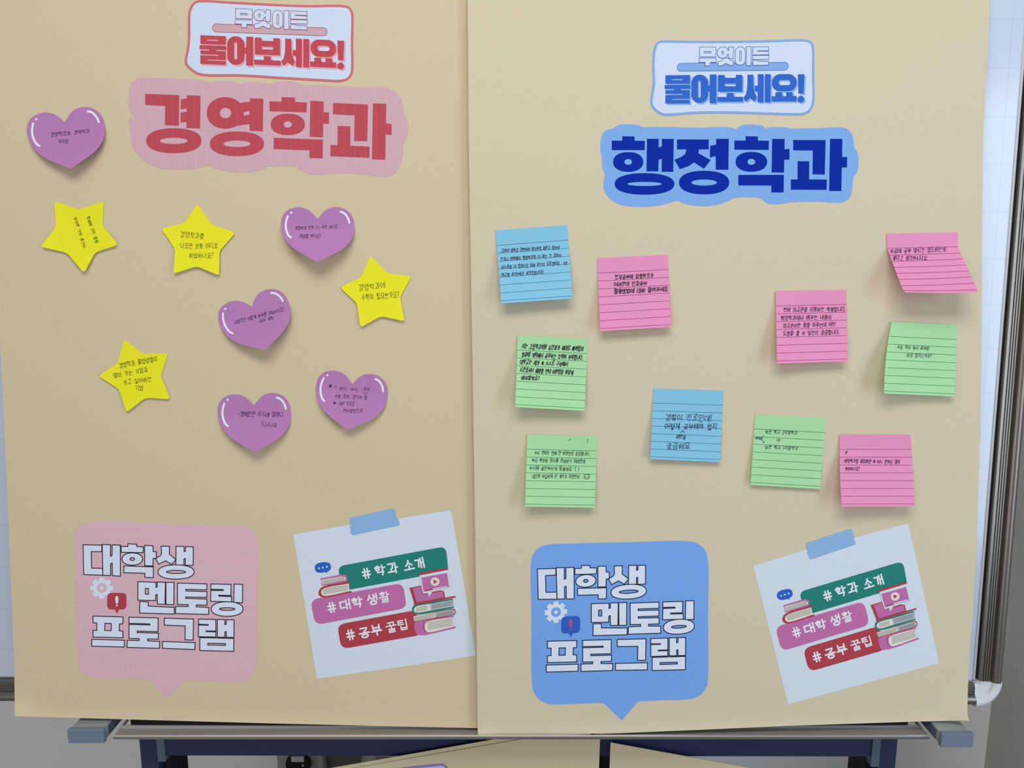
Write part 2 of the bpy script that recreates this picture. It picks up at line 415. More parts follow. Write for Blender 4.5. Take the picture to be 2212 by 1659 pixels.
ASC = {'(': ([[(.7,-.1),(.3,.4),(.3,.7),(.7,1.1)]],.35), ')': ([[(.3,-.1),(.7,.4),(.7,.7),(.3,1.1)]],.35),
 '?': ([[(.1,.15),(.5,0),(.9,.2),(.5,.5),(.5,.72)],[(.5,.92),(.52,.98)]],.45), '!': ([[(.5,0),(.5,.7)],[(.5,.92),(.5,.98)]],.3),
 '.': ([[(.3,.93),(.4,.97)]],.3), ',': ([[(.4,.85),(.25,1.1)]],.3), '~': ([[(0,.5),(.3,.4),(.6,.55),(1,.45)]],.6),
 '#': ([[(.3,0),(.3,1)],[(.7,0),(.7,1)],[(0,.33),(1,.33)],[(0,.68),(1,.68)]],.75), 'V': ([[(0,.1),(.5,1),(1,.1)]],.5),
 'S': ([[(.9,.1),(.3,.05),(.1,.3),(.5,.5),(.9,.75),(.5,1),(0,.9)]],.5), 'T': ([[(0,.1),(1,.1)],[(.5,.1),(.5,1)]],.6),
 '1': ([[(.5,0),(.4,1)]],.35), '2': ([[(.1,.2),(.5,0),(.9,.25),(.1,1),(1,1)]],.5),
 'ㅠ': ([[(0,.3),(1,.3)],[(.3,.3),(.3,1)],[(.7,.3),(.7,1)]],.7), '*': ([[(.2,.3),(.8,.7)],[(.2,.7),(.8,.3)],[(.5,.2),(.5,.8)]],.5),
 '●': ([[(.1,.3),(.9,.35),(.1,.45),(.9,.5),(.1,.6),(.9,.65),(.2,.75),(.8,.8)],[(.2,.2),(.3,.85)],[(.5,.2),(.5,.85)],[(.75,.2),(.75,.85)]],.8), '-': ([[(.1,.5),(.8,.5)]],.5)}
def glyph(ch):
    if ch in ASC: return ASC[ch]
    k = ord(ch) - 0xAC00
    if not 0 <= k < 11172: return ([], .5)
    i, v, f = INI[k // 588], VOW[(k % 588) // 28], FIN[k % 28]
    hh = .58 if f else 1.0; out = []
    if v in VV:
        w = .42 if v in 'ㅐㅔㅖㅒ' else .5
        out += scl(CON[i], .02, .1 * hh, w, .75 * hh) + scl(VV[v], w + .06, 0, .92 - w, hh)
    elif v in HV:
        out += scl(CON[i], .18, 0, .64, .52 * hh) + scl(HV[v], 0, .52 * hh, 1, .48 * hh)
    else:
        a, b = MIX[v]
        out += scl(CON[i], .08, 0, .5, .5 * hh) + scl(HV[a], 0, .5 * hh, .66, .42 * hh) + scl(VV[b], .62, 0, .36, hh)
    if f: out += scl(CON[f], .22, .66, .6, .34)
    return (out, 1.0)
def text_lines(text, p0, p1, h, w, jit=.05, slant=0.0, gap=.12):
    w = w * .93; h = h * .95; random.seed(text)
    """strokes of a written line; p0, p1: ends of its middle axis in photograph pixels"""
    tot = 0; items = []
    for ch in text:
        if ch == ' ': tot += .7; continue
        g, adv = glyph(ch); items.append((g, tot, adv)); tot += adv + gap
    L = math.hypot(p1[0] - p0[0], p1[1] - p0[1]); ux = ((p1[0] - p0[0]) / L, (p1[1] - p0[1]) / L); uy = (-ux[1], ux[0])
    s = L / max(.1, tot - gap); out = []
    for g, x, adv in items:
        oy = random.uniform(-jit, jit) * 1.5; hs = h * random.uniform(1 - 2 * jit, 1 + 2 * jit)
        for pl in g:
            q = []
            for a, b in pl:
                a += random.uniform(-jit, jit); b += random.uniform(-jit, jit)
                X = (x + a * adv) * s - slant * (b - .5) * h; Y = (b - .5 + oy) * hs
                q.append((p0[0] + ux[0] * X + uy[0] * Y, p0[1] + ux[1] * X + uy[1] * Y))
            out.append((q, w))
    return out

# =================================================================== room
LAY = 0.0001
WALL_Y = 0.36
def struct(name, verts, faces, m): return tag(add_obj(name, verts, faces, m), kind='structure')
corner = at_y(2141, 1524, WALL_Y)
XR = corner.x
b = MB(); b.box((-2.4, WALL_Y, 0), (XR + .1, WALL_Y + .1, 2.7)); tag(b.obj('wall_back', M_WALL), kind='structure')
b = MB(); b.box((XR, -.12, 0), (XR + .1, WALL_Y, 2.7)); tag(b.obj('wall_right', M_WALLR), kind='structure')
b = MB(); b.box((-2.4, -3.0, -.05), (XR + 1.6, WALL_Y + .1, 0)); tag(b.obj('floor', M_FLOOR), kind='structure')

# =================================================================== whiteboard on its stand
WL = math.radians(2.4)
NW = Vector((0, -math.cos(WL), math.sin(WL)))
ptop = hit(W / 2, -28, Q, NP)
WB0 = ptop - NP * 0.004
def on_wb(px, py, lay=0): return hit(px, py, WB0 + NW * lay, NW)
UW = Vector((0, math.sin(WL), math.cos(WL)))           # up along the whiteboard
br = on_wb(2106, 1469)                                   # inner bottom right corner of the writing surface
def wbp(x, up, out): return Vector((x, 0, 0)) + Vector((0, br.y, br.z - (x - br.x) * .0066)) + UW * up + NW * out
XL = -0.86; XRT = br.x; HB = 1.02
wb = empty('whiteboard', wbp((XL + XRT) / 2, 0, 0))
tag(wb, 'glossy whiteboard with faint grid and ribbed grey frame behind the poster boards', 'whiteboard')
b = MB(); b.add([wbp(XL, 0, 0), wbp(XRT, 0, 0), wbp(XRT, HB, 0), wbp(XL, HB, 0), wbp(XL, 0, -.012), wbp(XRT, 0, -.012), wbp(XRT, HB, -.012), wbp(XL, HB, -.012)],
      [(0,1,2,3),(5,4,7,6),(0,4,5,1),(1,5,6,2),(2,6,7,3),(3,7,4,0)])
b.obj('writing_surface', M_WB, wb)
# frame profile: (distance outwards from the surface edge, height above the surface)
FW = 0.0285
prof = [(0,-.012),(0,.001),(.0014,.0012),(.0018,.0066),(.0052,.0066)]
for q0 in (.0056, .0086, .0116):
    prof += [(q0,.0066),(q0+.0002,.0078),(q0+.0008,.0078),(q0+.0010,.0066)]
prof += [(.0145,.0066)]
for i in range(19):
    a = math.radians(160 - 160 * i / 18); prof.append((.0215 + .0070 * math.cos(a), .0055 + .0070 * math.sin(a)))
prof += [(FW, -.012)]
FS = .93; prof = [(a * FS, o) for a, o in prof]
def extrude_prof(pr, f0, f1, cap=True):
    n = len(pr); vs = [f0(*p) for p in pr] + [f1(*p) for p in pr]
    fs = [(i, (i + 1) % n, n + (i + 1) % n, n + i) for i in range(n)]
    if cap: fs += [tuple(range(n))[::-1], tuple(range(n, 2 * n))]
    return vs, fs
CT = 0.002      # where the corner piece starts
for nm, f0, f1 in (('side_rail', lambda a, o: wbp(XRT + a, CT, o), lambda a, o: wbp(XRT + a, HB, o)),
                   ('side_rail', lambda a, o: wbp(XL - a, CT, o), lambda a, o: wbp(XL - a, HB, o)),
                   ('bottom_rail', lambda a, o: wbp(XL, -a, o), lambda a, o: wbp(XRT - .004, -a, o)),
                   ('top_rail', lambda a, o: wbp(XL, HB + a, o), lambda a, o: wbp(XRT, HB + a, o))):
    b = MB(); b.add(*extrude_prof(prof, f0, f1)); b.obj(nm, M_ALUD, wb)
b = MB(); b.add(*extrude_prof([(-.0005,0),(-.0005,.0014),(.0026,.0014),(.0026,0)], lambda a, o: wbp(XRT + a, .003, o), lambda a, o: wbp(XRT + a, HB, o)))
b.obj('gasket', M_BLACK, wb)
b = MB(); b.add(*extrude_prof([(-.0028,0),(-.0028,.0012),(-.0005,.0012),(-.0005,0)], lambda a, o: wbp(XRT + a, .001, o), lambda a, o: wbp(XRT + a, HB, o)))
b.obj('edge_strip', M_PLAST, wb)
def corner_piece(sx, xx, up0, sgn):
    b = MB(); n = 14; rings = []
    pr = [(0,-.012),(0,.0050),(.0030,.0078),(.0060,.0082),(.0063,.0074),(.0092,.0086),(.0095,.0078),(.0124,.0090),(.0127,.0082),(.0145,.0094)]
    pr += [(.0215 + .0078 * math.cos(math.radians(150 - 150 * i / 8)), .0058 + .0078 * math.sin(math.radians(150 - 150 * i / 8))) for i in range(9)] + [(FW + .0008, -.012)]
    pr = [(a * FS, o) for a, o in pr]
    pv = .004
    for i in range(n + 1):
        t = math.pi / 2 * i / n
        rings.append([wbp(xx + sx * ((a + pv) * math.cos(t) - pv), up0 - sgn * ((a + pv) * math.sin(t) - pv * 0), o) for a, o in pr])
    m_ = len(pr); vs = [v for r in rings for v in r]
    fs = [(i * m_ + j, i * m_ + (j + 1) % m_, (i + 1) * m_ + (j + 1) % m_, (i + 1) * m_ + j) for i in range(n) for j in range(m_)]
    fs += [tuple(range(m_))[::-1], tuple(n * m_ + j for j in range(m_))]
    b.add(vs, fs); b.obj('corner_piece', M_PLAST, wb)
corner_piece(1, XRT, CT, 1); corner_piece(-1, XL, CT, 1)

# tray
pb = hit(1500, 1591, Q + NP * OFF_R, NP)                 # bottom of the right poster board
YT = pb.y - .006                                          # front lip of the tray
z1 = at_y(1125, 1590.5, YT).z; z0 = at_y(1125, 1597, YT).z
tl = at_y(244, 1594, YT).x; tr = at_y(2008, 1594, YT).x
YB = YT + .0185; YE = YT + .034
tray = empty('pen_tray', ((tl + tr) / 2, YT, z0))
tray.rotation_euler.y = .0028
tag(tray, 'long aluminium pen tray holding up the bottom edges of the poster boards', 'tray')
b = MB(); b.box((tl, YT, z0), (tr, YT + .0016, z1)); b.obj('front_lip', M_ALU, tray)
b = MB(); b.box((tl, YT - .0002, z1 - .0005), (tr, YT + .0019, z1 + .0004)); b.obj('front_edge_highlight', M_ALUL, tray)  # highlight along the top of the lip, put in as a brighter strip
b = MB(); b.box((tl + .001, YT + .0016, z0 + .0001), (tr - .001, YB, z0 + .0010))
for k in range(5): b.box((tl + .001, YT + .004 + k * .003, z0 + .0010), (tr - .001, YT + .0048 + k * .003, z0 + .0014))
b.obj('ribbed_floor', M_TRAY, tray)
b = MB(); b.box((tl + .001, YB, z0), (tr - .001, YB + .0016, z1 + .0002)); b.obj('rear_lip', M_ALUL, tray)
for s_ in (tl, tr):
    sg = 1 if s_ == tl else -1
    b = MB(); b.box((s_, YT + .002, z0), (s_ + sg * .0008, YE, z1)); b.obj('end_plate', M_ALUL, tray)

# stand
YS = YE + .012
st = empty('whiteboard_stand', (0, YS + .03, .8)); st.rotation_euler.y = .0045
tag(st, 'navy hammered metal stand carrying the whiteboard and the pen tray', 'stand')
zb0 = at_y(1106, 1633, YS).z; zb1 = at_y(1106, 1600, YS).z + .004
xl0 = at_y(303, 1620, YS).x; xl1 = at_y(341, 1620, YS).x; xr0 = at_y(1900, 1620, YS).x; xr1 = at_y(1937, 1620, YS).x
ztop = wbp(0, 0, 0).z - .04
POSTD = .055
b = MB(); b.box((xl1 + .008, YS, zb0), (xr0 - .008, YS + .02, zb1)); b.obj('cross_beam', M_NAVY, st)
for a, c in ((xl0, xl1), (xr0, xr1)):
    b = MB(); b.box((a, YS, .03), (c, YS + POSTD, ztop)); b.obj('post', M_NAVY, st)
    b = MB(); b.box((a - .01, YS - .001, 0), (c + .01, YS + POSTD + .15, .03)); b.obj('foot', M_DARKM, st)
for a, c, zy in ((xl1, at_y(358, 1620, YS).x, 1646), (at_y(1882.5, 1620, YS).x, xr0, 1655)):
    zz = at_y(350, zy, YS).z
    b = MB(); b.box((a, YS - .002, zz), (c, YS + .010, ztop)); b.obj('inner_slide', M_STEEL, st)
    b = MB(); b.box((a + .0005, YS + .011, .2), (c - .0005, YS + POSTD, ztop)); b.obj('shaded_post_side', M_DARKM, st)  # inner side of the post, its shade put into a near-black colour
b = MB(); b.box((at_y(1288, 1640, YS).x, YS + .022, .05), (at_y(1328, 1640, YS).x, YS + .045, zb1)); b.obj('center_shade_strip', mat('charcoal_shade', (44, 44, 52)), st)  # added dark strip standing in for the wall's shade below the beam
xa = at_y(272, 1560, YE).x; xb = at_y(1972, 1560, YE).x
b = MB(); b.box((xa, YS - .002, zb1 + .001), (xb, YS + .002, at_y(1106, 1540, YS).z + .03)); b.obj('gap_shade_plate', M_DARKM, st)  # plate added to fill the gap, shadow painted in as near-black

# two support arms with plastic caps
for nm, x0, x1, y0, y1, lab in (('support_arm', 147.5, 222.5, 1576.5, 1606, 'grey support arm with blue-grey end cap left of the pen tray'),
                                ('support_arm', 2032, 2105, 1585.5, 1615, 'grey support arm with blue-grey end cap right of the pen tray')):
    YC = (hit(186, 1550, Q, NP).y - .0185) if x0 < 1000 else (hit(2060, 1557, Q + NP * OFF_R, NP).y - .0225)
    A = at_y(x0, y1, YC); B_ = at_y(x1, y0, YC)
    e = empty(nm, (A.x / 2 + B_.x / 2, YC, A.z)); tag(e, lab, 'arm', 'support arms of the stand')
    b = MB(); b.box((A.x, YC, A.z), (B_.x, YC + .006, B_.z)); b.obj('end_cap', M_CAP, e, bevel=.0008)
    b = MB()
    sg = 1 if x0 < 1000 else -1
    b.box((A.x + .0012, YC + .006, A.z + .0008), (B_.x - .0012, YS - .002, B_.z - .0016))
    b.obj('bar', M_ARM, e, bevel=.0005)
    xi = B_.x if sg > 0 else A.x
    b = MB(); b.box((xi - sg * .0012, YC + .012, A.z + .003), (xi - sg * .0002, YS - .002, B_.z - .003)); b.obj('side_channel', M_STEEL, e)

# =================================================================== poster boards
def curlL(px, py):
    yb = 1547 + (px - 32) * .0255
    return .0022 * math.exp(-max(0, yb - py) / 6.0) + .006 * math.exp(-((px - 32) ** 2 + (py - 1547) ** 2) / 900.0)
def curlR(px, py):
    yb = 1591 - max(0, px - 1050) * .0335
    return (.0022 * math.exp(-max(0, yb - py) / 6.0) + .010 * math.exp(-((px - 2096) ** 2 + (py - 1562) ** 2) / 1500.0) + .002 * math.exp(-((px - 1040) ** 2 + (py - 1590) ** 2) / 500.0)
            + .0015 * math.exp(-((px - 1282) ** 2 + (py - 1590) ** 2) / 160.0))
SL0 = plane_surf(OFF_L - T, curlL); SR0 = plane_surf(OFF_R - T, curlR)
SL = plane_surf(OFF_L); SR = plane_surf(OFF_R)
pl = [(-31, -28), (1075, -28), (1085, 1573), (1031, 1573), (600, 1563), (273, 1554), (32, 1547), (31, 1451), (22, 1210), (10, 935), (0, 735), (-14, 350)]
pr_ = [(1010, -28), (2140, -28), (2139, 0), (2123.5, 300), (2121.5, 500), (2121, 690), (2118.5, 900), (2108.8, 1200), (2101, 1330), (2095.5, 1400), (2091.4, 1474), (2090, 1515), (2089.8, 1542),
       (2091.5, 1550), (2094, 1557), (2050, 1557.2), (1980, 1558.7), (1850, 1563), (1700, 1568), (1500, 1577), (1300, 1585.5), (1288, 1585), (1280, 1584.3), (1272, 1586), (1180, 1588.5), (1100, 1590.5), (1032, 1591), (1030, 1400), (1021, 800), (1012.5, 300)]
o = sheet('poster_board', [(pl, [])], SL0, M_BOARD, thick=T, step=16)
tag(o, 'cream poster board on the left with pink title, heart notes and yellow star notes', 'poster board')
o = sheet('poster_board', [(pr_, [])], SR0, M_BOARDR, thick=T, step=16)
tag(o, 'cream poster board on the right with blue title and square lined notes', 'poster board')

# --- speck marks, a real patch of wear on each board are left to the grain

# =================================================================== titles
def affine(src, dst):
    A = np.array([[x, y, 1] for x, y in src]); Bx = np.array([p[0] for p in dst]); By = np.array([p[1] for p in dst])
    cx = np.linalg.lstsq(A, Bx, rcond=None)[0]; cy = np.linalg.lstsq(A, By, rcond=None)[0]
    return lambda p: (float(cx[0] * p[0] + cx[1] * p[1] + cx[2]), float(cy[0] * p[0] + cy[1] * p[1] + cy[2]))
def mp(f, shapes): return [([f(p) for p in o_], [[f(p) for p in h] for h in hs]) for o_, hs in shapes]
CARD_T = .00022
def letter(name, shapes, surf, m, parent, lay): return printed(name, shapes, surf, m, parent, CARD_T + lay * LAY)

# ---- question plate ("무엇이든 물어보세요!"), traced once
def sy(k, x0): return lambda pts: [(x, y + k * (x - x0)) for x, y in pts]
q = sy(.04, 237)
R_ = lambda a, b_, c, d: q([(a, b_), (c, b_), (c, d), (a, d)])
ASK = [
 [(q([(237,420),(540,420),(540,524),(237,524)]), [q([(320,467),(452,467),(452,482),(320,482)])]),
  (q([(228,538),(547,538),(547,586),(430,586),(430,601),(540,601),(540,705),(320,705),(320,718),(540,718),(540,762),(237,762),(237,659),(452,659),(452,645),(237,645),(237,601),(345,601),(345,586),(228,586)]), [])],
 [(q(rrect(558,416,765,756,98)), [q(rrect(640,487,673,695,16))]), (q([(785,415),(868,415),(868,761),(785,761),(785,619),(757,619),(757,549),(785,549)]), [])],
 [(q([(888,421),(968,421),(968,456),(1107,456),(1107,421),(1188,421),(1188,624),(888,624)]), [q([(970,525),(1107,525),(1107,558),(970,558)])]),
  (q([(995,640),(1080,640),(1080,686),(1197,686),(1197,745),(880,745),(880,686),(995,686)]), [])],
 [([(1250,461),(1322,463),(1323,560),(1328,620),(1342,690),(1367,740),(1342,785),(1308,768),(1283,740),(1258,768),(1225,783),(1203,735),(1232,695),(1246,630),(1250,560)], []),
  (q([(1378,415),(1450,415),(1450,753),(1378,753),(1378,622),(1345,622),(1340,553),(1378,553)]), []), (R_(1467,415,1537,755), [])],
 [(q(rrect(1553,416,1858,622,98)), [q(rrect(1635,487,1780,549,30))]),
  (q([(1597,634),(1680,634),(1680,681),(1730,681),(1730,634),(1812,634),(1812,681),(1860,681),(1860,745),(1548,745),(1548,681),(1597,681)]), [])],
 [(q([(1873,419),(1955,419),(1945,652),(1882,652)]), []), (ell(1912, 787, 41, 41, 24), [])]]
w = sy(.039, 657)
ANY = [
 [(w([(657,102),(857,102),(857,219),(657,219)]), [w([(713,155),(797,155),(797,174),(713,174)])]),
  (w([(652,234),(860,234),(860,284),(790,284),(790,326),(727,326),(727,284),(652,284)]), [])],
 [([(957,248),(1012,250),(1040,278),(1076,288),(1070,342),(1030,335),(980,310),(940,335),(887,340),(882,288),(925,280),(950,262)], []),
  (smooth([(875,180),(890,135),(942,112),(995,130),(1008,158),(1018,158,1),(1018,115,1),(1075,118,1),(1073,256,1),(1016,254,1),(1016,204,1),(1006,204),(985,236),(942,247),(893,228)], 4), [ell(942,182,11,20,16)])],
 [([(x, y) for x, y in rrect(1097,122,1222,340,58)], [rrect(1150,172,1172,290,10)]), ([(1235,122),(1295,125),(1293,352),(1235,349)], [])],
 [([(1315,130),(1510,136),(1510,184),(1372,178),(1372,184),(1510,192),(1510,232),(1315,226)], []), ([(1313,233),(1516,240),(1514,287),(1313,282)], []),
  ([(1318,288),(1375,290),(1375,303),(1510,312),(1508,357),(1315,350)], [])]]
PILL = capsule((430, 333), (1705, 380), 48)
LOUT = [(88,215),(98,130),(128,60),(180,12),(250,0),(600,18),(1100,45),(1500,60),(1960,62),(2020,85),(2060,150),(2068,250),(2062,500),(2062,850),(2042,910),(1990,960),(1890,982),(1750,976),(1200,945),(700,915),(300,912),(200,892),(120,842),(62,780),(50,720),(72,600),(88,450)]
ROUT = [(108,300),(118,210),(150,130),(200,98),(270,95),(600,100),(1000,100),(1500,92),(1950,85),(2000,105),(2035,160),(2042,250),(2040,500),(2045,780),(2030,880),(1985,950),(1920,985),(1850,992),(1500,985),(1000,970),(600,975),(350,995),(230,992),(150,950),(90,880),(80,820),(98,700),(112,600),(105,450)]
def question_plate(outline, fo, ft, surf, C, label):
    po = [fo(p) for p in smooth(outline, 6)]
    root = sheet('question_sign', [(po, [])], surf, C['border'], thick=CARD_T)
    tag(root, label, 'sign', 'question signs above the department titles')
    letter('white_panel', [(inset(po, 5.2), [])], surf, M_WHITE, root, 1)
    mid = inset(po, 2.5); ds = []; acc = 0; cur = []
    for a, b_ in zip(mid, mid[1:] + mid[:1]):
        L = math.hypot(b_[0] - a[0], b_[1] - a[1]); k = 0.0
        while k < L:
            if int((acc + k) / 1.6) % 2 == 0: cur.append((a[0] + (b_[0] - a[0]) * k / L, a[1] + (b_[1] - a[1]) * k / L))
            elif cur:
                if len(cur) > 1: ds.append(([cur[0], cur[-1]], .95))
                cur = []
            k += .4
        acc += L
    strokes('dashed_stitching', ds, surf, C['dash'], root, CARD_T + 2 * LAY)
    letter('underline_pill', mp(ft, [(PILL, [])]), surf, C['pill'], root, 2)
    strokes('pill_outline', [([ft(p) for p in PILL], .9)], surf, C['line'], root, CARD_T + 3 * LAY, closed=True)
    for g in ANY:
        l = letter('outlined_letter', mp(ft, g), surf, M_WHITE, root, 4)
        for k, (o_, hs) in enumerate(mp(ft, g)):
            strokes('letter_outline', [(o_, .95)] + [(h, .95) for h in hs], surf, C['line'], l, CARD_T + (5 + .5 * k) * LAY, closed=True)
            if k == 1 and g is ANY[1]: pass
    sh = lambda p: ft((p[0] + 19, p[1] + 19))
    letter('letter_shadow', [s_ for g in ASK for s_ in mp(sh, g)], surf, C['shadow'], root, 2)
    for g in ASK: letter('bold_letter', mp(ft, g), surf, C['ink'], root, 3.5)
f1 = cm(390, 0, 5.53); f3 = cm(1390, 70, 5.53)
aff = affine([(237,420),(1955,487),(237,762),(1912,787)], [(262,510),(1925,500),(262,852),(1880,797)])
# the plates' lower sheets lie under nothing; both are glued flat
question_plate(LOUT, f1, f1, SL, dict(border=M_BORD, dash=M_DASH, pill=M_PILL, line=M_MAROON, shadow=M_PINKS, ink=M_REDP),
               'white sign with coral stitched border and red lettering, top of the left board')
question_plate(ROUT, f3, lambda p: f3(aff(p)), SR, dict(border=M_BBORD, dash=M_BDASH, pill=M_BPILL, line=M_BLINE, shadow=M_BLUES, ink=M_BLUE),
               'white sign with blue stitched border and blue lettering, top of the right board')

# ---- department titles
f2 = cm(260, 150, 3.456); f4 = cm(1280, 250, 3.687)
PO = [(60,180),(75,115),(110,75),(160,58),(330,65),(480,70),(600,75),(640,85),(668,101),(720,85),(790,82),(850,90),(897,111),(940,95),(1010,92),(1070,98),(1118,114),(1150,92),(1210,85),(1280,88),(1330,100),(1375,119),(1420,112),(1540,118),(1620,128),(1720,132),(1840,133),(1900,128),(1990,133),(2050,165),(2100,215),(2112,270),(2113,325),(2140,370),(2150,430),(2147,490),(2112,542),(2110,640),(2095,700),(2060,770),(2015,797),(1930,800),(1860,790),(1800,778),(1580,775),(1520,787),(1430,785),(1370,770),(1330,740),(1310,722),(1120,716),(1050,750),(980,765),(900,771),(820,765),(740,750),(640,711),(590,735),(500,747),(400,747),(290,740),(180,690),(110,620),(85,560),(72,470),(62,400),(66,345),(100,372),(134,383),(136,379),(104,360),(74,318),(60,290),(57,230)]
BO = [(63,200),(75,150),(110,110),(165,103),(200,75),(240,67),(330,68),(370,75),(398,93),(450,88),(650,88),(700,93),(900,95),(950,90),(1100,90),(1145,110),(1165,85),(1210,70),(1320,72),(1360,80),(1377,104),(1410,90),(1540,90),(1575,103),(1700,100),(1850,98),(1880,92),(2000,93),(2050,120),(2078,170),(2082,250),(2108,285),(2120,340),(2118,420),(2100,465),(2075,488),(2068,600),(2050,655),(2000,692),(1900,692),(1840,685),(1580,686),(1530,700),(1450,708),(1395,700),(1360,675),(1340,652),(1140,648),(1080,680),(1000,708),(900,722),(780,712),(720,695),(668,673),(600,700),(500,720),(400,727),(280,722),(190,700),(120,645),(90,590),(85,530),(103,470),(82,430),(75,380),(75,325),(62,290)]
LT = [
 [([(185,182),(440,192),(437,420),(333,416),(334,273),(185,265)], []), ([(497,192),(598,197),(595,441),(494,437),(494,390),(450,398),(450,322),(495,314),(496,292),(450,298),(452,222),(497,216)], []),
  (ell(399,532,206,93,48,2.25), [ell(399,533,103,23,32,2.1)])],
 [(ell(783,325,138,118,48,2.1), [ell(785,325,42,39,32)]), ([(968,215),(1067,219),(1063,462),(965,458)], []), ([(878,252),(970,240),(968,408),(865,422)], [[(922,317),(964,311),(964,337),(922,345)]]),
  (ell(870,555,202,92,48,2.25), [ell(871,555,101,24,32,2.1)])],
 [([(1113,237),(1203,240),(1203,206),(1303,210),(1303,243),(1392,247),(1390,321),(1113,311)], []), (ell(1250,410,128,80,48,2.2), [ell(1250,410,31,24,24)]),
  ([(1418,233),(1518,238),(1518,320),(1558,322),(1557,406),(1515,405),(1513,507),(1413,503)], []), ([(1145,510),(1513,524),(1510,664),(1411,661),(1412,604),(1145,594)], [])],
 [([(1587,250),(1849,262),(1843,537),(1744,533),(1748,343),(1586,335)], []), ([(1622,421),(1717,424),(1716,569),(1861,576),(1859,660),(1568,648),(1569,563),(1621,566)], []),
  ([(1886,253),(1985,257),(1983,403),(2025,406),(2024,489),(1981,487),(1978,675),(1878,671)], [])]]
RT = [
 [([(153,198),(236,199),(236,163),(335,165),(335,199),(417,200),(416,274),(153,274)], []), (ell(284,368,120,79,48,2.2), [ell(284,368,30,23,24)]),
  ([(433,183),(527,184),(527,253),(552,243),(552,184),(647,184),(643,447),(550,446),(551,342),(526,352),(524,443),(430,442)], []), (ell(414,543,238,86,56,2.25), [ell(414,543,138,16,32,2.1)])],
 [([(672,188),(926,189),(925,268),(848,268),(843,298),(890,325),(941,352),(888,423),(808,372),(765,402),(695,426),(652,350),(700,332),(738,305),(748,268),(672,268)], []),
  ([(984,184),(1085,184),(1082,430),(981,430),(981,323),(934,332),(937,240),(984,229)], []), (ell(889,532,200,94,48,2.25), [ell(889,532,101,24,32,2.1)])],
 [([(1129,197),(1219,198),(1219,163),(1317,165),(1317,198),(1405,199),(1403,272),(1129,271)], []), (ell(1265,367,126,79,48,2.2), [ell(1265,367,31,24,24)]),
  ([(1431,184),(1530,184),(1529,266),(1569,266),(1568,350),(1527,350),(1525,453),(1426,452)], []), ([(1161,471),(1524,471),(1522,611),(1424,611),(1424,556),(1161,555)], [])],
 [([(1598,193),(1856,194),(1850,469),(1752,467),(1754,277),(1598,276)], []), ([(1633,362),(1726,362),(1725,507),(1866,508),(1865,590),(1579,589),(1580,507),(1632,508)], []),
  ([(1892,184),(1990,184),(1988,328),(2028,328),(2027,412),(1985,412),(1982,600),(1884,599)], [])]]
for outl, f, surf, mc, mi, glyphs, lab in ((PO, f2, SL, M_PINKB, M_RED, LT, 'pale pink scalloped title card with large red lettering on the left board'),
                                           (BO, f4, SR, M_SKY, M_NAVYB, RT, 'sky blue scalloped title card with large dark blue lettering on the right board')):
    root = sheet('title_card', [([f(p) for p in chaikin(outl, 1)], [])], surf, mc, thick=CARD_T)
    tag(root, lab, 'title card', 'department title cards')
    for g in glyphs: letter('bold_letter', mp(f, g), surf, mi, root, 1)

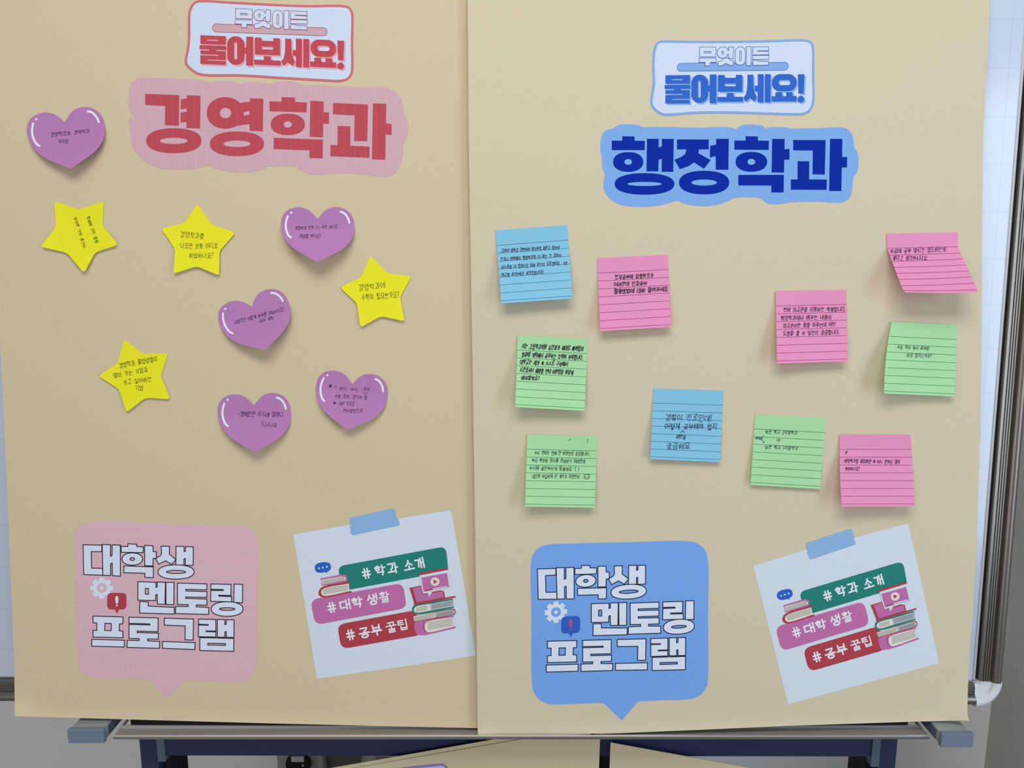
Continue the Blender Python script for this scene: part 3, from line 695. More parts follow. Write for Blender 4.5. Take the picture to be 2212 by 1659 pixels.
# ---- programme speech bubbles
BT = [
 [([(122,256),(290,260),(290,318),(195,318),(199,465),(297,468),(299,530),(128,523)], []), ([(293,254),(367,256),(367,360),(382,352),(382,258),(456,260),(457,537),(385,533),(383,420),(368,428),(369,532),(300,530)], [])],
 [([(463,270),(522,272),(525,247),(602,251),(602,272),(662,275),(660,328),(463,323)], []), (ell(563,384,92,55,36,2.1), [ell(563,384,20,13,16)]),
  ([(674,262),(748,265),(750,317),(778,319),(778,378),(750,378),(748,446),(674,443)], []), ([(488,446),(752,455),(751,551),(676,548),(676,512),(488,506)], [])],
 [([(822,268),(897,270),(895,340),(955,388),(915,432),(862,400),(800,430),(770,378),(815,355),(825,335)], []),
  ([(955,270),(1027,272),(1027,318),(1040,312),(1040,273),(1110,276),(1108,441),(1038,440),(1038,378),(1026,384),(1026,438),(953,436)], []), (ell(955,500,162,64,44,2.2), [ell(955,500,86,14,28)])],
 [([(613,587),(775,592),(775,638),(787,632),(787,590),(860,592),(856,790),(788,788),(786,700),(773,706),(772,757),(613,752)], [[(680,647),(708,648),(708,700),(680,699)]]),
  ([(864,592),(937,594),(935,793),(865,791)], []), ([(630,765),(705,768),(705,805),(940,818),(940,877),(628,868)], [])],
 [([(968,600),(1232,607),(1230,660),(1042,656),(1042,670),(1232,676),(1230,728),(1042,724),(1042,737),(1232,743),(1232,797),(1137,795),(1137,812),(1247,818),(1247,880),(950,873),(952,808),(1063,810),(1064,793),(968,790)], [])],
 [([(1267,607),(1448,611),(1446,711),(1338,708),(1338,717),(1453,720),(1453,768),(1265,763),(1267,664),(1378,666),(1378,658),(1267,655)], []),
  ([(1475,608),(1552,611),(1550,776),(1472,773)], []), (ell(1413,832,142,65,44,2.2), [ell(1413,832,68,12,28)])],
 [([(211,895),(480,903),(478,965),(448,965),(446,1027),(478,1030),(480,1090),(211,1083),(211,1023),(245,1023),(245,957),(211,955)], [[(318,960),(375,962),(373,1026),(316,1024)]]),
  ([(200,1103),(493,1112),(490,1173),(200,1165)], [])],
 [([(533,905),(795,912),(793,1035),(607,1030),(607,1043),(797,1048),(797,1102),(700,1100),(700,1117),(808,1123),(806,1184),(516,1176),(518,1112),(624,1115),(626,1098),(533,1095),(533,970),(720,975),(720,965),(533,960)], [])],
 [([(850,914),(1112,922),(1108,1110),(1035,1107),(1037,984),(850,976)], []), ([(833,1123),(1126,1133),(1123,1195),(833,1184)], [])],
 [([(1156,922),(1312,926),(1312,1030),(1224,1028),(1224,1034),(1312,1037),(1312,1083),(1156,1080),(1156,975),(1244,977),(1244,972),(1156,968)], []),
  ([(1325,925),(1392,927),(1392,972),(1405,968),(1405,928),(1475,930),(1473,1087),(1405,1085),(1404,1033),(1392,1037),(1392,1085),(1325,1083)], []),
  ([(1168,1088),(1473,1096),(1472,1212),(1168,1203)], [[(1240,1138),(1398,1142),(1398,1158),(1240,1155)]])]]
gear = []
for k in range(8):
    a = math.radians(45 * k)
    for da, r in ((-16, 80), (-13, 104), (13, 104), (16, 80)):
        t = a + math.radians(da); gear.append((290 + r * math.cos(t), 644 + r * .92 * math.sin(t)))
BUB = rrect(338, 688, 510, 836, 34)
bub_tail = [(402, 830), (448, 832), (426, 873)]
def bubble(outline, fo, ft, surf, mc, mb, mx, ms, lab):
    root = sheet('speech_bubble_card', [([fo(p) for p in smooth(outline, 5)], [])], surf, mc, thick=CARD_T)
    tag(root, lab, 'bubble card', 'programme speech bubble cards')
    for g in BT:
        l = letter('outlined_letter', mp(ft, g), surf, M_WHITEB, root, 1)
        for k, (o_, hs) in enumerate(mp(ft, g)):
            strokes('letter_outline', [(o_, 1.9)] + [(h, 1.9) for h in hs], surf, M_INK, l, CARD_T + 2 * LAY, closed=True)
    letter('gear_icon', mp(ft, [(gear, [ell(290,644,46,43,28)]), (ell(290,644,17,16,16), [])]), surf, M_WHITEB, root, 1)
    l = letter('small_bubble_icon', mp(ft, [(BUB, []), (bub_tail, [])]), surf, mb, root, 2)
    letter('exclamation_mark', mp(ft, [(smooth([(412,725),(424,714),(437,725),(433,780),(426,788),(417,780)], 4), []), (ell(425,801,8,8,12), [])]), surf, mx, l, 3)
LB = [(52,220),(62,150),(110,82),(215,50),(500,55),(900,68),(1300,80),(1540,90),(1632,132),(1680,210),(1688,300),(1680,700),(1672,1330),(1652,1400),(1605,1455),(1550,1482),(1300,1476),(1035,1467,1),(868,1630,1),(722,1465,1),(500,1455),(235,1447),(145,1412),(90,1350),(70,1260),(60,800)]
RB = [(70,240),(90,160),(145,95),(230,68),(500,58),(1000,45),(1480,38),(1565,60),(1625,112),(1655,200),(1657,700),(1655,1280),(1640,1350),(1590,1412),(1500,1452),(1260,1462),(1030,1473,1),(885,1643,1),(720,1487,1),(500,1492),(240,1497),(150,1460),(92,1380),(78,1290),(75,700)]
fb = cm(150, 1115, 4.1476); fr = cm(1130, 1160, 4.1476)
ab = affine([(122,256),(1552,610),(200,1165),(1472,1212),(1110,276),(426,873)], [(135,285),(1530,570),(203,1213),(1460,1187),(1093,255),(427,898)])
bubble(LB, fb, fb, SL, M_PINKC, M_REDI, M_GLOSS, None, 'pale pink speech bubble card with white outlined lettering, gear and red mark')
bubble(RB, fr, lambda p: fr(ab(p)), SR, M_SKY2, mat('cobalt_ink', (44, 92, 196)), mat('rose_ink', (188, 84, 120)), None, 'blue speech bubble card with white outlined lettering, gear and dark blue mark')

# ---- hashtag cards
def hashtag_card(quad, tape, fo, ft, surf, lab, bend=None):
    root = sheet('hashtag_card', [([fo(p) for p in quad], [])], surf, M_CARD, thick=CARD_T, step=40)
    tag(root, lab, 'card', 'hashtag cards low on the boards')
    L = lambda name, shp, m, lay, par=root: letter(name, mp(ft, shp), surf, m, par, lay)
    St = lambda name, ls, m, lay, par=root: strokes(name, [([ft(p) for p in pts], w_) for pts, w_ in ls], surf, m, par, CARD_T + lay * LAY)
    # pills
    rnd = lambda pts, rs: fillet(pts, rs, 8)
    L('green_banner', [(rnd([(452,575),(1458,388),(1480,610),(1470,622),(490,805)], [60,70,40,4,60]), [])], M_GREEN, 1)
    L('pink_banner', [(rnd([(196,885),(1056,730),(1096,962),(240,1122)], [75,75,75,75]), [])], M_PINKI, 1)
    L('red_banner', [(rnd([(444,1118),(1180,982),(1225,1215),(484,1346)], [75,60,60,75]), [])], M_REDI, 1)
    sl = math.tan(math.radians(-11.2))
    for txt, groups in (('t', [('#', 717, 640, 75, 98), ('학', 845, 612, 108, 100), ('과', 962, 592, 104, 104), ('소', 1112, 566, 100, 100), ('개', 1214, 545, 92, 104)]),
                        ('t', [('#', 395, 957, 75, 98), ('대', 521, 932, 108, 98), ('학', 632, 910, 108, 100), ('생', 776, 882, 104, 104), ('활', 886, 862, 104, 104)]),
                        ('t', [('#', 570, 1212, 75, 98), ('공', 698, 1193, 104, 100), ('부', 811, 1168, 104, 104), ('꿀', 949, 1142, 104, 104), ('팁', 1060, 1116, 104, 104)])):
        for ch, cx, cy, w_, h_ in groups:
            g, adv = glyph(ch); a = math.radians(-11.2); ls = []
            for pl_ in g:
                ls.append(([(cx + ((u - .5) * w_ * .9) * math.cos(a) - ((v - .5) * h_ * .9) * math.sin(a), cy + ((u - .5) * w_ * .9) * math.sin(a) + ((v - .5) * h_ * .9) * math.cos(a)) for u, v in pl_],
                           2.6 if ch in '꿀팁활' else 3.4))
            St('hashtag_letter', ls, M_GLOSS, 2.5)
    # chat blob
    bl = L('chat_icon', [(ell(312,585,76,48,32,2.6, math.radians(-8)), []), ([(325,622),(350,612),(354,643)], [])], M_BLUE, 1)
    L('chat_dots', [(ell(x, y, 8, 8, 12), []) for x, y in ((276,593),(312,586),(349,579))], M_GLOSS, 2, bl)
    # books on the left
    bk = L('pink_book', [(smooth([(288,688,1),(500,652),(532,662),(541,692),(525,716),(300,756,1),(300,746,1),(296,700,1),(288,698,1)], 5), [])], M_PINKI, 3)
    L('pages', [(smooth([(300,700,1),(498,668,1),(518,676),(524,692),(516,706,1),(304,746,1)], 4), [])], M_CREAM, 4, bk)
    St('page_lines', [([(308, 710 + 9.5 * k), (500, 677 + 9.5 * k)], .55) for k in range(4)] + [([(503,672),(507,704)], .7)], M_INK, 5, bk)
    bk = L('red_book', [(smooth([(560,715,1),(330,757),(285,785),(270,825),(290,856),(330,865),(578,820,1),(578,806,1),(560,806,1),(556,735,1)], 5), [])], M_REDI, 3)
    L('pages', [(smooth([(554,735,1),(340,775),(305,793),(297,822),(312,845),(345,850),(560,806,1)], 5), [])], M_CREAM, 4, bk)
    St('page_lines', [([(330, 787 + 14 * k), (545, 750 + 14 * k)], .7) for k in range(4)] + [([(318,788),(326,832)], .8)], M_INK, 5, bk)
    # screen, laptop and book pile on the right
    lp = L('laptop_icon', [([(1117,775),(1222,755),(1432,805),(1440,806),(1452,868),(1170,925)], [])], M_REDI, 3)
    L('laptop_lid', [([(1147,778),(1225,762),(1240,838),(1428,808),(1440,862),(1185,912)], [])], M_PINKI, 4, lp)
    St('laptop_lines', [([(1124,782),(1165,925)], .8), ([(1135,780),(1180,915)], 1.0), ([(1165,928),(1542,858)], 3.4)], M_REDI, 5, lp)
    sb = L('screen_border', [([(1205,640),(1478,592),(1500,780),(1330,812),(1300,858),(1290,822),(1245,830)], [])], M_CARD, 5.5)
    L('screen', [([(1228,680),(1468,637),(1488,768),(1252,812)], [])], M_PINKI, 6.5, sb)
    L('top_bar', [([(1204,637),(1476,589),(1478,608),(1207,660)], [])], M_REDI, 6.5, sb)
    L('play_button', [(ell(1356,717,42,40,28), [])], M_CREAM, 7.5, sb)
    L('play_arrow', [([(1340,697),(1380,715),(1345,740)], [])], M_REDI, 8.5, sb)
    St('progress_bar', [([(1335,787),(1468,763)], 2.2)], M_CARD, 7.5, sb)
    St('progress_played', [([(1270,798),(1332,787)], 2.2)], M_REDI, 7.5, sb)
    bk = L('green_book', [(smooth([(1520,875,1),(1185,932),(1150,950),(1143,985),(1160,1015),(1195,1022),(1532,962,1)], 5), [])], M_GREEN, 3)
    L('pages', [(smooth([(1305,925,1),(1190,946),(1165,962),(1160,985),(1172,1002),(1198,1006),(1318,985,1)], 4), [])], M_CREAM, 4, bk)
    L('shaded_pages', [([(1305,925),(1515,888),(1532,948),(1318,985)], [])], M_GREY, 4, bk)
    St('page_lines', [([(1182, 964 + 14 * k), (1285, 946 + 14 * k)], .7) for k in range(3)] + [([(1328, 938 + 14 * k), (1512, 905 + 14 * k)], .7) for k in range(3)], M_INK, 5, bk)
    bk = L('maroon_book', [(smooth([(1152,1040,1),(1500,973),(1535,972),(1549,992),(1542,1020),(1520,1032),(1160,1092,1)], 5), [])], M_REDI, 3)
    L('pages', [([(1155,1042),(1345,1006),(1356,1052),(1163,1086)], [])], M_CREAM, 4, bk)
    L('shaded_pages', [(smooth([(1345,1006,1),(1500,980),(1530,980),(1542,995),(1535,1014),(1515,1024),(1356,1052,1)], 4), [])], M_GREY, 4, bk)
    St('page_lines', [([(1162, 1052 + 9 * k), (1345, 1017 + 9 * k)], .55) for k in range(4)] + [([(1370, 1018 + 9 * k), (1522, 988 + 9 * k)], .55) for k in range(4)], M_INK, 5, bk)
    bk = L('magenta_book', [(smooth([(1168,1094,1),(1530,1035,1),(1532,1050,1),(1270,1095),(1530,1130,1),(1548,1138,1),(1550,1150,1),(1205,1216),(1178,1190),(1165,1140)], 4), [])], M_PINKI, 3)
    L('pages', [(smooth([(1525,1048,1),(1300,1086),(1268,1105),(1262,1145),(1275,1180),(1300,1188),(1532,1136,1)], 5), [])], M_CREAM, 4, bk)
    St('page_lines', [([(1290, 1102 + 15 * k), (1520, 1062 + 15 * k)], .7) for k in range(5)], M_INK, 5, bk)
    St('spine_line', [([(1252,1092),(1246,1130),(1256,1170),(1275,1192)], 1.1)], M_MAROON, 5, bk)
    # printed tape strip, part of it standing proud of the card
    t = sheet('tape', [([fo(p) for p in tape], [])], surf, M_TAPE, thick=.00018, lay=CARD_T, parent=root)
fc = cm(625, 1090, 4.3098); fd = cm(1620, 1130, 4.1476)
QL = [(37,277),(565,188),(1020,128),(1507,52),(1735,1407),(1000,1518),(255,1622)]
TLP = [(562,125),(970,36),(976,34),(1000,132),(1018,134),(1016,150),(1028,170),(1018,196),(592,286),(570,270),(566,240),(574,228),(558,212),(570,190)]
QR = [(30,382),(508,238),(940,128),(1418,5),(1695,1255),(1000,1445),(342,1625)]
TRP = [(505,180),(904,50),(912,48),(918,82),(925,85),(938,128),(932,140),(950,190),(546,327),(524,305),(522,290),(510,268),(516,250),(508,238)]
ac = affine([(1380,402),(213,940),(550,1332),(312,587),(1550,1148),(1477,590),(717,640),(1060,1116),(395,957)],
            [(1305,360),(248,985),(595,1314),(312,640),(1507,1037),(1405,530),(690,648),(1058,1058),(412,975)])
hashtag_card(QL, TLP, fc, fc, SL, 'white hashtag card with blue tape, low on the left board beside the pink bubble')
hashtag_card(QR, TRP, fd, lambda p: fd(ac(p)), SR, 'white hashtag card with blue tape, low on the right board beside the blue bubble')

# =================================================================== heart notes
HT = [(533,520,1),(490,470),(440,428),(390,402),(320,388),(255,396),(195,418),(150,455),(120,510),(108,580),(115,660),(142,742),(190,820),(260,890),(340,945),(440,1003),(543,1060,1),
      (640,1006),(740,950),(830,890),(900,820),(942,745),(962,660),(963,580),(945,500),(900,432),(835,388),(750,372),(672,385),(612,422),(570,468)]
def heart(N, Tp, xl, xr, lift, label, writing, gp, pen=M_PENV, sharp=1.5, side=0.0):
    N, Tp = Vector(N), Vector(Tp)
    ax = Tp - N; sy_ = ax.length / 540.0; d = ax.normalized(); e = Vector((d.y, -d.x))
    t0 = Vector((10, 540)).normalized(); te = Vector((t0.y, -t0.x))
    pts = smooth(HT, 5)
    def place(p, sx):
        r = Vector((p[0] - 533, p[1] - 520)); k = r.dot(t0); return N + e * (r.dot(te) * sx) + d * (k * (sy_ if k > 0 else max(sy_, sx * 1.0)))
    sx = sy_
    for _ in range(12):
        xs = [place(p, sx).x for p in pts]; sx *= (xr - xl) / (max(xs) - min(xs))
    xs = [place(p, sx).x for p in pts]; off = Vector((((xl + xr) - (max(xs) + min(xs))) / 2 * .5, 0))
    f = lambda p: tuple(place(p, sx) + off)
    topy = N.y - 0.25 * ax.length
    def dfun(px, py):
        r = Vector((px, py)) - N; v = (r.dot(d) / ax.length + .25) / 1.25; u = r.dot(e) / (xr - xl) + .5
        v = min(1.05, max(0, v))
        return .0003 + lift * 1.5 * max(0, (v - .30) / .70) ** sharp + side * max(0, u - .5) * v
    surf = plane_surf(OFF_L, dfun)
    root = sheet('heart_note', [([f(p) for p in pts], [])], surf, M_HEART, thick=.0002, step=7)
    tag(root, label, 'sticky note', 'heart shaped sticky notes')
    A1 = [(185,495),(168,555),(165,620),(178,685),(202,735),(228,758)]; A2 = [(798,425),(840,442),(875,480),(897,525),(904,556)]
    def arc(A): 
        return [(A[i], A[i + 1]) for i in range(len(A) - 1)]
    def cap(A, w_):
        out = []
        P = smooth([(A[0][0], A[0][1], 1)] + list(A[1:-1]) + [(A[-1][0], A[-1][1], 1)], 4)[:-4]
        le, ri = [], []
        for i, p in enumerate(P):
            a, b_ = P[max(0, i - 1)], P[min(len(P) - 1, i + 1)]; t = Vector((b_[0] - a[0], b_[1] - a[1])).normalized()
            le.append((p[0] - t.y * w_, p[1] + t.x * w_)); ri.append((p[0] + t.y * w_, p[1] - t.x * w_))
        return le + ri[::-1]
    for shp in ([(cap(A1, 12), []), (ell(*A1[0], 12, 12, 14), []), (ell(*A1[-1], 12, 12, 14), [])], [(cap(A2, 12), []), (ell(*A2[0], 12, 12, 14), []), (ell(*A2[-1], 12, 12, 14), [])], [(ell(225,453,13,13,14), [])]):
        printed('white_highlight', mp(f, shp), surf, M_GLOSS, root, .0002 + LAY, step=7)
    ls = []
    for tx, a, b_, h_, w_ in writing: ls += text_lines(tx, gp(a), gp(b_), h_, w_, jit=.06, slant=.15)
    strokes('handwriting', ls, surf, pen, root, .0002 + 1.5 * LAY)
    return root
g5 = cm(0, 200, 8.296); g6 = cm(450, 430, 4.88); g8 = cm(450, 780, 5.395); g7 = cm(200, 720, 6.381); gs = cm(80, 430, 5.027)
heart((140,264.5),(152.5,364.5),58,226.6,.010,'purple heart note at the upper left beside the pink title card',
      [('경영학과와 경제학과',(905,760),(1610,685),9.5,.85),('차이점',(1045,870),(1225,872),9,.85)], g5, side=.004)
heart((685.7,473.6),(684.6,566.3),607.2,766.2,.015,'purple heart note bent at mid height, right of the upright star',
      [('경영학과 진학 시, 주로 어디로',(915,308),(1362,288),8.5,.85),('취업을 하나요?',(965,388),(1185,388),8.5,.85)], g6, sharp=1.25)
heart((544.3,663.2),(573.4,755.8),471,627.3,.013,'purple heart note tilted left, in the middle of the left board',
      [('시험기간 어떻게 하루를 보내시나요?',(275,1300),(800,1160),9,.85),('(공부 계획)',(535,1285),(690,1252),8,.75)], g6, sharp=1.3)
heart((761.4,830),(750.6,928.3),682,837.4,.008,'purple heart note tilted right with four lines and a tick mark',
      [('●',(1405,290),(1440,290),9,.8),('*',(1475,297),(1495,297),5,.9),('정시. 수시,',(1530,320),(1755,330),8,.8),('독서',(1812,325),(1880,325),8,.8),
       ('수능 최저, 생기부 등',(1475,408),(1850,425),9,.8),('●',(1455,488),(1490,488),6,.9),('어떤 식으로',(1522,495),(1705,495),8.5,.8),('준비했었는지',(1570,578),(1800,580),9,.8),('V',(1795,366),(1865,366),6,.8)], g8)
heart((548.8,876.4),(550.6,976.5),470,628.5,.010,'lowest purple heart note, two lines of writing right of its centre',
      [('-캠페인은 타스에 얼마나',(350,618),(872,622),11.5,.95),('드시나요',(615,738),(800,742),10.5,.9)], g8, pen=M_PENV)

# =================================================================== star notes
def star(tips, lift, label, writing, gp):
    P = [Vector(t) for t in tips]; c = sum(P, Vector((0, 0))) / 5; pts = []; rs = []
    for i in range(5):
        a = P[i]; b_ = P[(i + 1) % 5]; mid = (a + b_) / 2
        pts += [tuple(c + (a - c) * 1.055), tuple(c + (mid - c) * .775)]; rs += [7.5, 9]
    out = fillet(pts, rs, 6)
    ymin, ymax = min(p[1] for p in out), max(p[1] for p in out)
    def dfun(px, py):
        v = (py - ymin) / (ymax - ymin); u = abs(px - c.x) / 75
        return .0003 + lift * max(0, v - .25) ** 1.4 + .4 * lift * max(0, u - .4) ** 1.5
    surf = plane_surf(OFF_L, dfun)
    root = sheet('star_note', [(out, [])], surf, M_STAR, thick=.0002, step=9)
    tag(root, label, 'sticky note', 'star shaped sticky notes')
    ls = []
    for tx, a, b_, h_, w_ in writing: ls += text_lines(tx, gp(a), gp(b_), h_, w_, jit=.05, slant=.05)
    strokes('handwriting', ls, surf, M_PENO, root, .0002 + 1.5 * LAY)
star([(119.8,438.4),(221.2,438),(250.7,527.5),(181,585.2),(92.3,531.5)], .007, 'upside down yellow star note with two steeply slanting lines of writing',
     [('축제에 구이 뜰함',(548,185),(655,475),7.5,.85),('성적은 기억 중간이',(412,195),(515,530),7.5,.85)], gs)
star([(427.1,444.3),(504.7,503.6),(470.9,591.5),(377.4,587.6),(351.9,495.6)], .006, 'upright yellow star note with three lines, left of the bent heart',
     [('경영학과를',(1555,385),(1815,405),14,.85),('나오면 보통 어디로',(1558,512),(1960,505),12,.85),('취업하나요?',(1650,618),(1915,612),11.5,.85)], gs)
star([(800.8,556),(884.8,599),(871.1,690.7),(780.3,703.2),(738.5,621.6)], .006, 'yellow star note at the right of the left board, two lines of writing',
     [('경영학과에',(1582,935),(1865,905),14,.9),('수학이 필요한가요?',(1615,1035),(2010,1005),13.5,.9)], g6)
star([(269,736.8),(359.9,765.4),(364.2,859.5),(274.4,886.4),(217.2,812.5)], .005, 'lowest yellow star note, four lines of black writing',
     [('경영학과 졸업생들이',(365,445),(890,345),11.5,.95),('많이 가는 기업과',(290,585),(755,500),11.5,.95),('가고 싶어하는',(420,680),(810,630),11.5,.95),('기업',(590,755),(695,750),11,.95)], g7)

# =================================================================== square lined notes
def note(quad, m, ml, lift, left, label, writing, gp, pen, dfun=None, bow=0.0, extra=None, slant=.12, jit=.06, inv=None):
    TL, TR, BR, BL = [Vector(p) for p in quad]
    eu, ev = TR - TL, BL - TL; det = eu.x * ev.y - eu.y * ev.x
    def uv(px, py):
        r = Vector((px, py)) - TL
        return ((r.x * ev.y - r.y * ev.x) / det, (eu.x * r.y - eu.y * r.x) / det)
    if dfun is None:
        def dfun(px, py):
            u, v = uv(px, py); u = min(1, max(0, u)); v = min(1.05, max(0, v))
            return .0004 + 1.45 * lift * max(0, (v - .2) / .8) ** 1.35 + left * (1 - u) ** 2 * min(1, v * 1.4 + .15)
    surf = plane_surf(OFF_R, dfun)
    def pt(u, v):
        p = TL.lerp(TR, u).lerp(BL.lerp(BR, u), v); return (p.x - bow * 4 * v * (1 - v) * (1 - u), p.y)
    if inv: pt = inv
    n = 24
    out = [pt(i / n, 0) for i in range(n)] + [pt(1, i / n) for i in range(n)] + [pt(1 - i / n, 1) for i in range(n)] + [pt(0, 1 - i / n) for i in range(n)]
    root = sheet('square_note', [(out, [])], surf, m, thick=.0002, step=3.5 if inv else 6)
    tag(root, label, 'sticky note', 'square lined sticky notes')
    lines = []
    for k in range(8):
        v = .204 + .1085 * k; lines.append(([pt(i / 16, v) for i in range(17)], .95))
    V, Fc = [], []
    for pts, w_ in lines:
        n0 = len(V)
        for x, y in pts: V += [(x, y - w_ / 2), (x, y + w_ / 2)]
        Fc += [(n0 + 2 * i, n0 + 2 * i + 1, n0 + 2 * i + 3, n0 + 2 * i + 2) for i in range(len(pts) - 1)]
    add_obj('ruled_lines', [surf(x, y, .0002 + 2 * LAY) for x, y in V], Fc, ml, root)
    ls = []
    for tx, a, b_, h_, w_ in writing: ls += text_lines(tx, gp(a), gp(b_), h_, w_, jit=jit, slant=slant)
    for pts, w_ in (extra or []): ls.append(([gp(p) for p in pts], w_))
    strokes('handwriting', ls, surf, pen, root, .0002 + 3 * LAY)
k1 = cm(1060,480,8.7316); k2 = cm(1275,540,8.7316); k3 = cm(1890,490,8.296); k4 = cm(1660,615,8.7316); k5 = cm(1890,680,8.295)
k6 = cm(1095,710,8.508); k7 = cm(1390,830,9.216); k8 = cm(1610,885,9.216); k9 = cm(1120,930,9.216); k10 = cm(1790,925,8.97)
note([(1070.5,498),(1225.2,486.3),(1236.6,644.7),(1082.9,655.5)], M_NB, M_LB, .0095, .002, 'sky blue note at the upper left of the right board, four written lines',
     [('고1부터 법학과 관련하여 생기부를 채우고 있는데',(195,540),(1295,472),8.5,.95),('진로나 법학쌤이 행정학과와 더 맞는 것 같아서',(190,702),(1330,618),8.5,.95),
      ('어느쪽을 더 중점으로 둬야 하는지 모르겠어요.. ㅠㅠ',(203,850),(1443,762),8.5,.95),('(학교를 우선순위로 생각중입니다!)',(195,1000),(995,940),8.5,.95)], k1, M_PENN)
note([(1289.7,558),(1442.4,550.1),(1450.2,706.3),(1296.8,715.5)], M_NP, M_LP, .0075, .001, 'pink note right of the upper blue note, three heavy lines of writing',
     [('인강공부에 집중하기가',(470,515),(1190,475),9.5,1.35),('어려운데 인강공부',(450,648),(1070,625),9.5,1.35),('활용방법에 대해 알려주세요',(452,785),(1465,735),10.5,1.45)], k2, M_PEN)
def d3(px, py):
    yf = 536.4 - .023 * (px - 1916); t = (py - yf) / (632 - yf)
    if t < 0: return .0006 + .0004 * (1 + max(-1, t))
    t = min(t, 1.02); return .001 + .036 * (t ** 1.12) * (1 - .1 * t)
def p3(u, v):
    a = [(1915.7,505.3),(1916.3,536.4),(1921.9,551.5),(1926.5,564.7),(1931.6,577.6),(1936.2,590.4),(1941.5,603.5),(1946.7,617.2),(1952.5,627.6),(1955.7,631.6)]
    b_ = [(2068.6,502.3),(2069.4,532.8),(2074.8,546.4),(2080.5,559.1),(2086.7,572),(2092.5,585.2),(2098.9,598.2),(2105.2,611.5),(2111.2,625.6),(2112.8,632.2)]
    vs = [0] + [.204 + .1085 * k for k in range(8)] + [1.0]
    for i in range(9):
        if v <= vs[i + 1] + 1e-9:
            t = (v - vs[i]) / (vs[i + 1] - vs[i]); break
    L = Vector(a[i]).lerp(Vector(a[i + 1]), t); R = Vector(b_[i]).lerp(Vector(b_[i + 1]), t)
    p = L.lerp(R, u); return (p.x, p.y + 1.5 * max(0, v - .2) * math.sin(math.pi * u))
note([(1915.7,505.3),(2068.6,502.3),(2112.8,632.2),(1955.7,631.6)], M_NP, M_LP, .03, 0, 'pink note at the far right edge, its lower part folded out from the board',
     [('하루에 공부 몇시간 정도하는게',(280,445),(1265,398),11,1.0),('좋다고 생각하시나요',(320,562),(935,550),10.5,1.0)], k3, M_PENV, dfun=d3, inv=p3)
note([(1675.5,629),(1828.1,626.1),(1830.9,780.8),(1678.3,785.3)], M_NP, M_LP, .008, .005, 'pink note filled with four lines, left of and above the right-hand green note',
     [('현재 외교관을 지망하는 학생입니다.',(285,475),(1465,458),10.5,1.0),('행정학과에서 배우는 내용이',(235,628),(1190,612),10.5,1.0),
      ('외교관이란 꿈을 이루는데 어떤',(280,778),(1265,745),10,1.0),('도움을 줄 수 있는지 궁금합니다.',(275,920),(1350,890),10,1.05)], k4, M_PEN, jit=.045)
note([(1926.2,695),(2068.4,701.7),(2061.8,856.6),(1909.9,850)], M_NG, M_LG, .006, .011, 'green note at the right edge, its left side lifted off the board',
     [('수능 국어 독서 공부법',(400,578),(970,598),8.5,.8),('따로 있으신가요?',(580,725),(1015,738),8.5,.8)], k5, M_PENG, bow=4.3)
note([(1118.5,724.3),(1270.4,732),(1262.5,887.5),(1113,879.3)], M_NG, M_LG, .009, .005, 'green note covered with five lines of heavy black writing',
     [('저는 고등학교처럼 시간표가 제대로 짜여있지',(280,320),(1410,370),11,1.35),('않을때 계획해서 공부하는 능력이 부족합니다.',(275,470),(1405,532),10.5,1.35),
      ('대학교는 제가 ● 스스로 구성해서',(245,605),(1125,655),10.5,1.35),('시간표부터 해야할 텐데 어떤점을 이렇게',(245,755),(1220,805),10.5,1.35),('해야할까요?',(265,897),(600,910),9.5,1.3)], k6, M_PEN, slant=.2)
note([(1412.2,839.5),(1562.7,843.9),(1555.5,998.4),(1404.1,991.7)], M_NB, M_LB, .004, .0015, 'sky blue note in the middle of the right board with large writing',
     [('경찰이 진로인데!',(440,655),(1365,678),15,1.1),('어떻게 공부해야 할지',(430,840),(1465,845),13,1.15),('어떤걸',(655,1040),(840,1050),9.5,1.15),('궁금해요.',(462,1240),(970,1235),13.5,1.1)],
     k7, M_PENN, extra=[([(740,965),(785,915),(815,965)], 1.1)])
note([(1631.4,895.5),(1783.1,903.2),(1771.7,1056.4),(1621.2,1047.4)], M_NG, M_LG, .003, .001, 'green note between the lower blue and lower pink notes, thin writing and curved arrow',
     [('높은 학교 2지망학과',(400,432),(1035,458),8.5,.85),('VS',(628,600),(695,605),5.5,.9),('낮은 학교 1지망학과',(395,742),(1050,768),8.5,.85),('사회계열',(195,565),(328,575),5.5,.7)],
     k8, M_PENG, extra=[([(362,508),(338,545),(340,600),(372,655)], .8), ([(345,650),(374,658),(378,632)], .8)])
note([(1139.2,938.5),(1290.4,942.5),(1284.9,1096.8),(1134.1,1094.4)], M_NG, M_LG, .007, .005, 'lowest green note at the left of the right board, four lines and small doodle',
     [('수시 준비는 언제 안 하셨는지 궁금합니다...',(320,438),(1460,462),9,.85),('학교 특성상 정시를 준비하기 어려운데',(270,590),(1325,615),8.5,.85),
      ('수시에 올인하는게 맞을까요 T.T',(215,745),(1215,770),9,.85),('내신을 성실하게 된 계기가 무엇인지',(275,905),(1215,922),9,.85)],
     k9, M_PENG, extra=[([(990,200),(1042,168)], .8), ([(1380,165),(1372,248)], .9), ([(1455,178),(1457,184)], .7), ([(1458,245),(1460,250)], .7),
       ([(1310,885),(1318,868),(1340,878),(1385,878),(1400,868),(1418,888),(1410,905),(1418,935),(1390,960),(1330,960),(1302,935),(1312,905),(1310,885)], .8),
       ([(1332,915),(1322,935)], 1.1), ([(1385,915),(1398,935)], 1.1), ([(1352,945),(1368,945)], 1.0)])
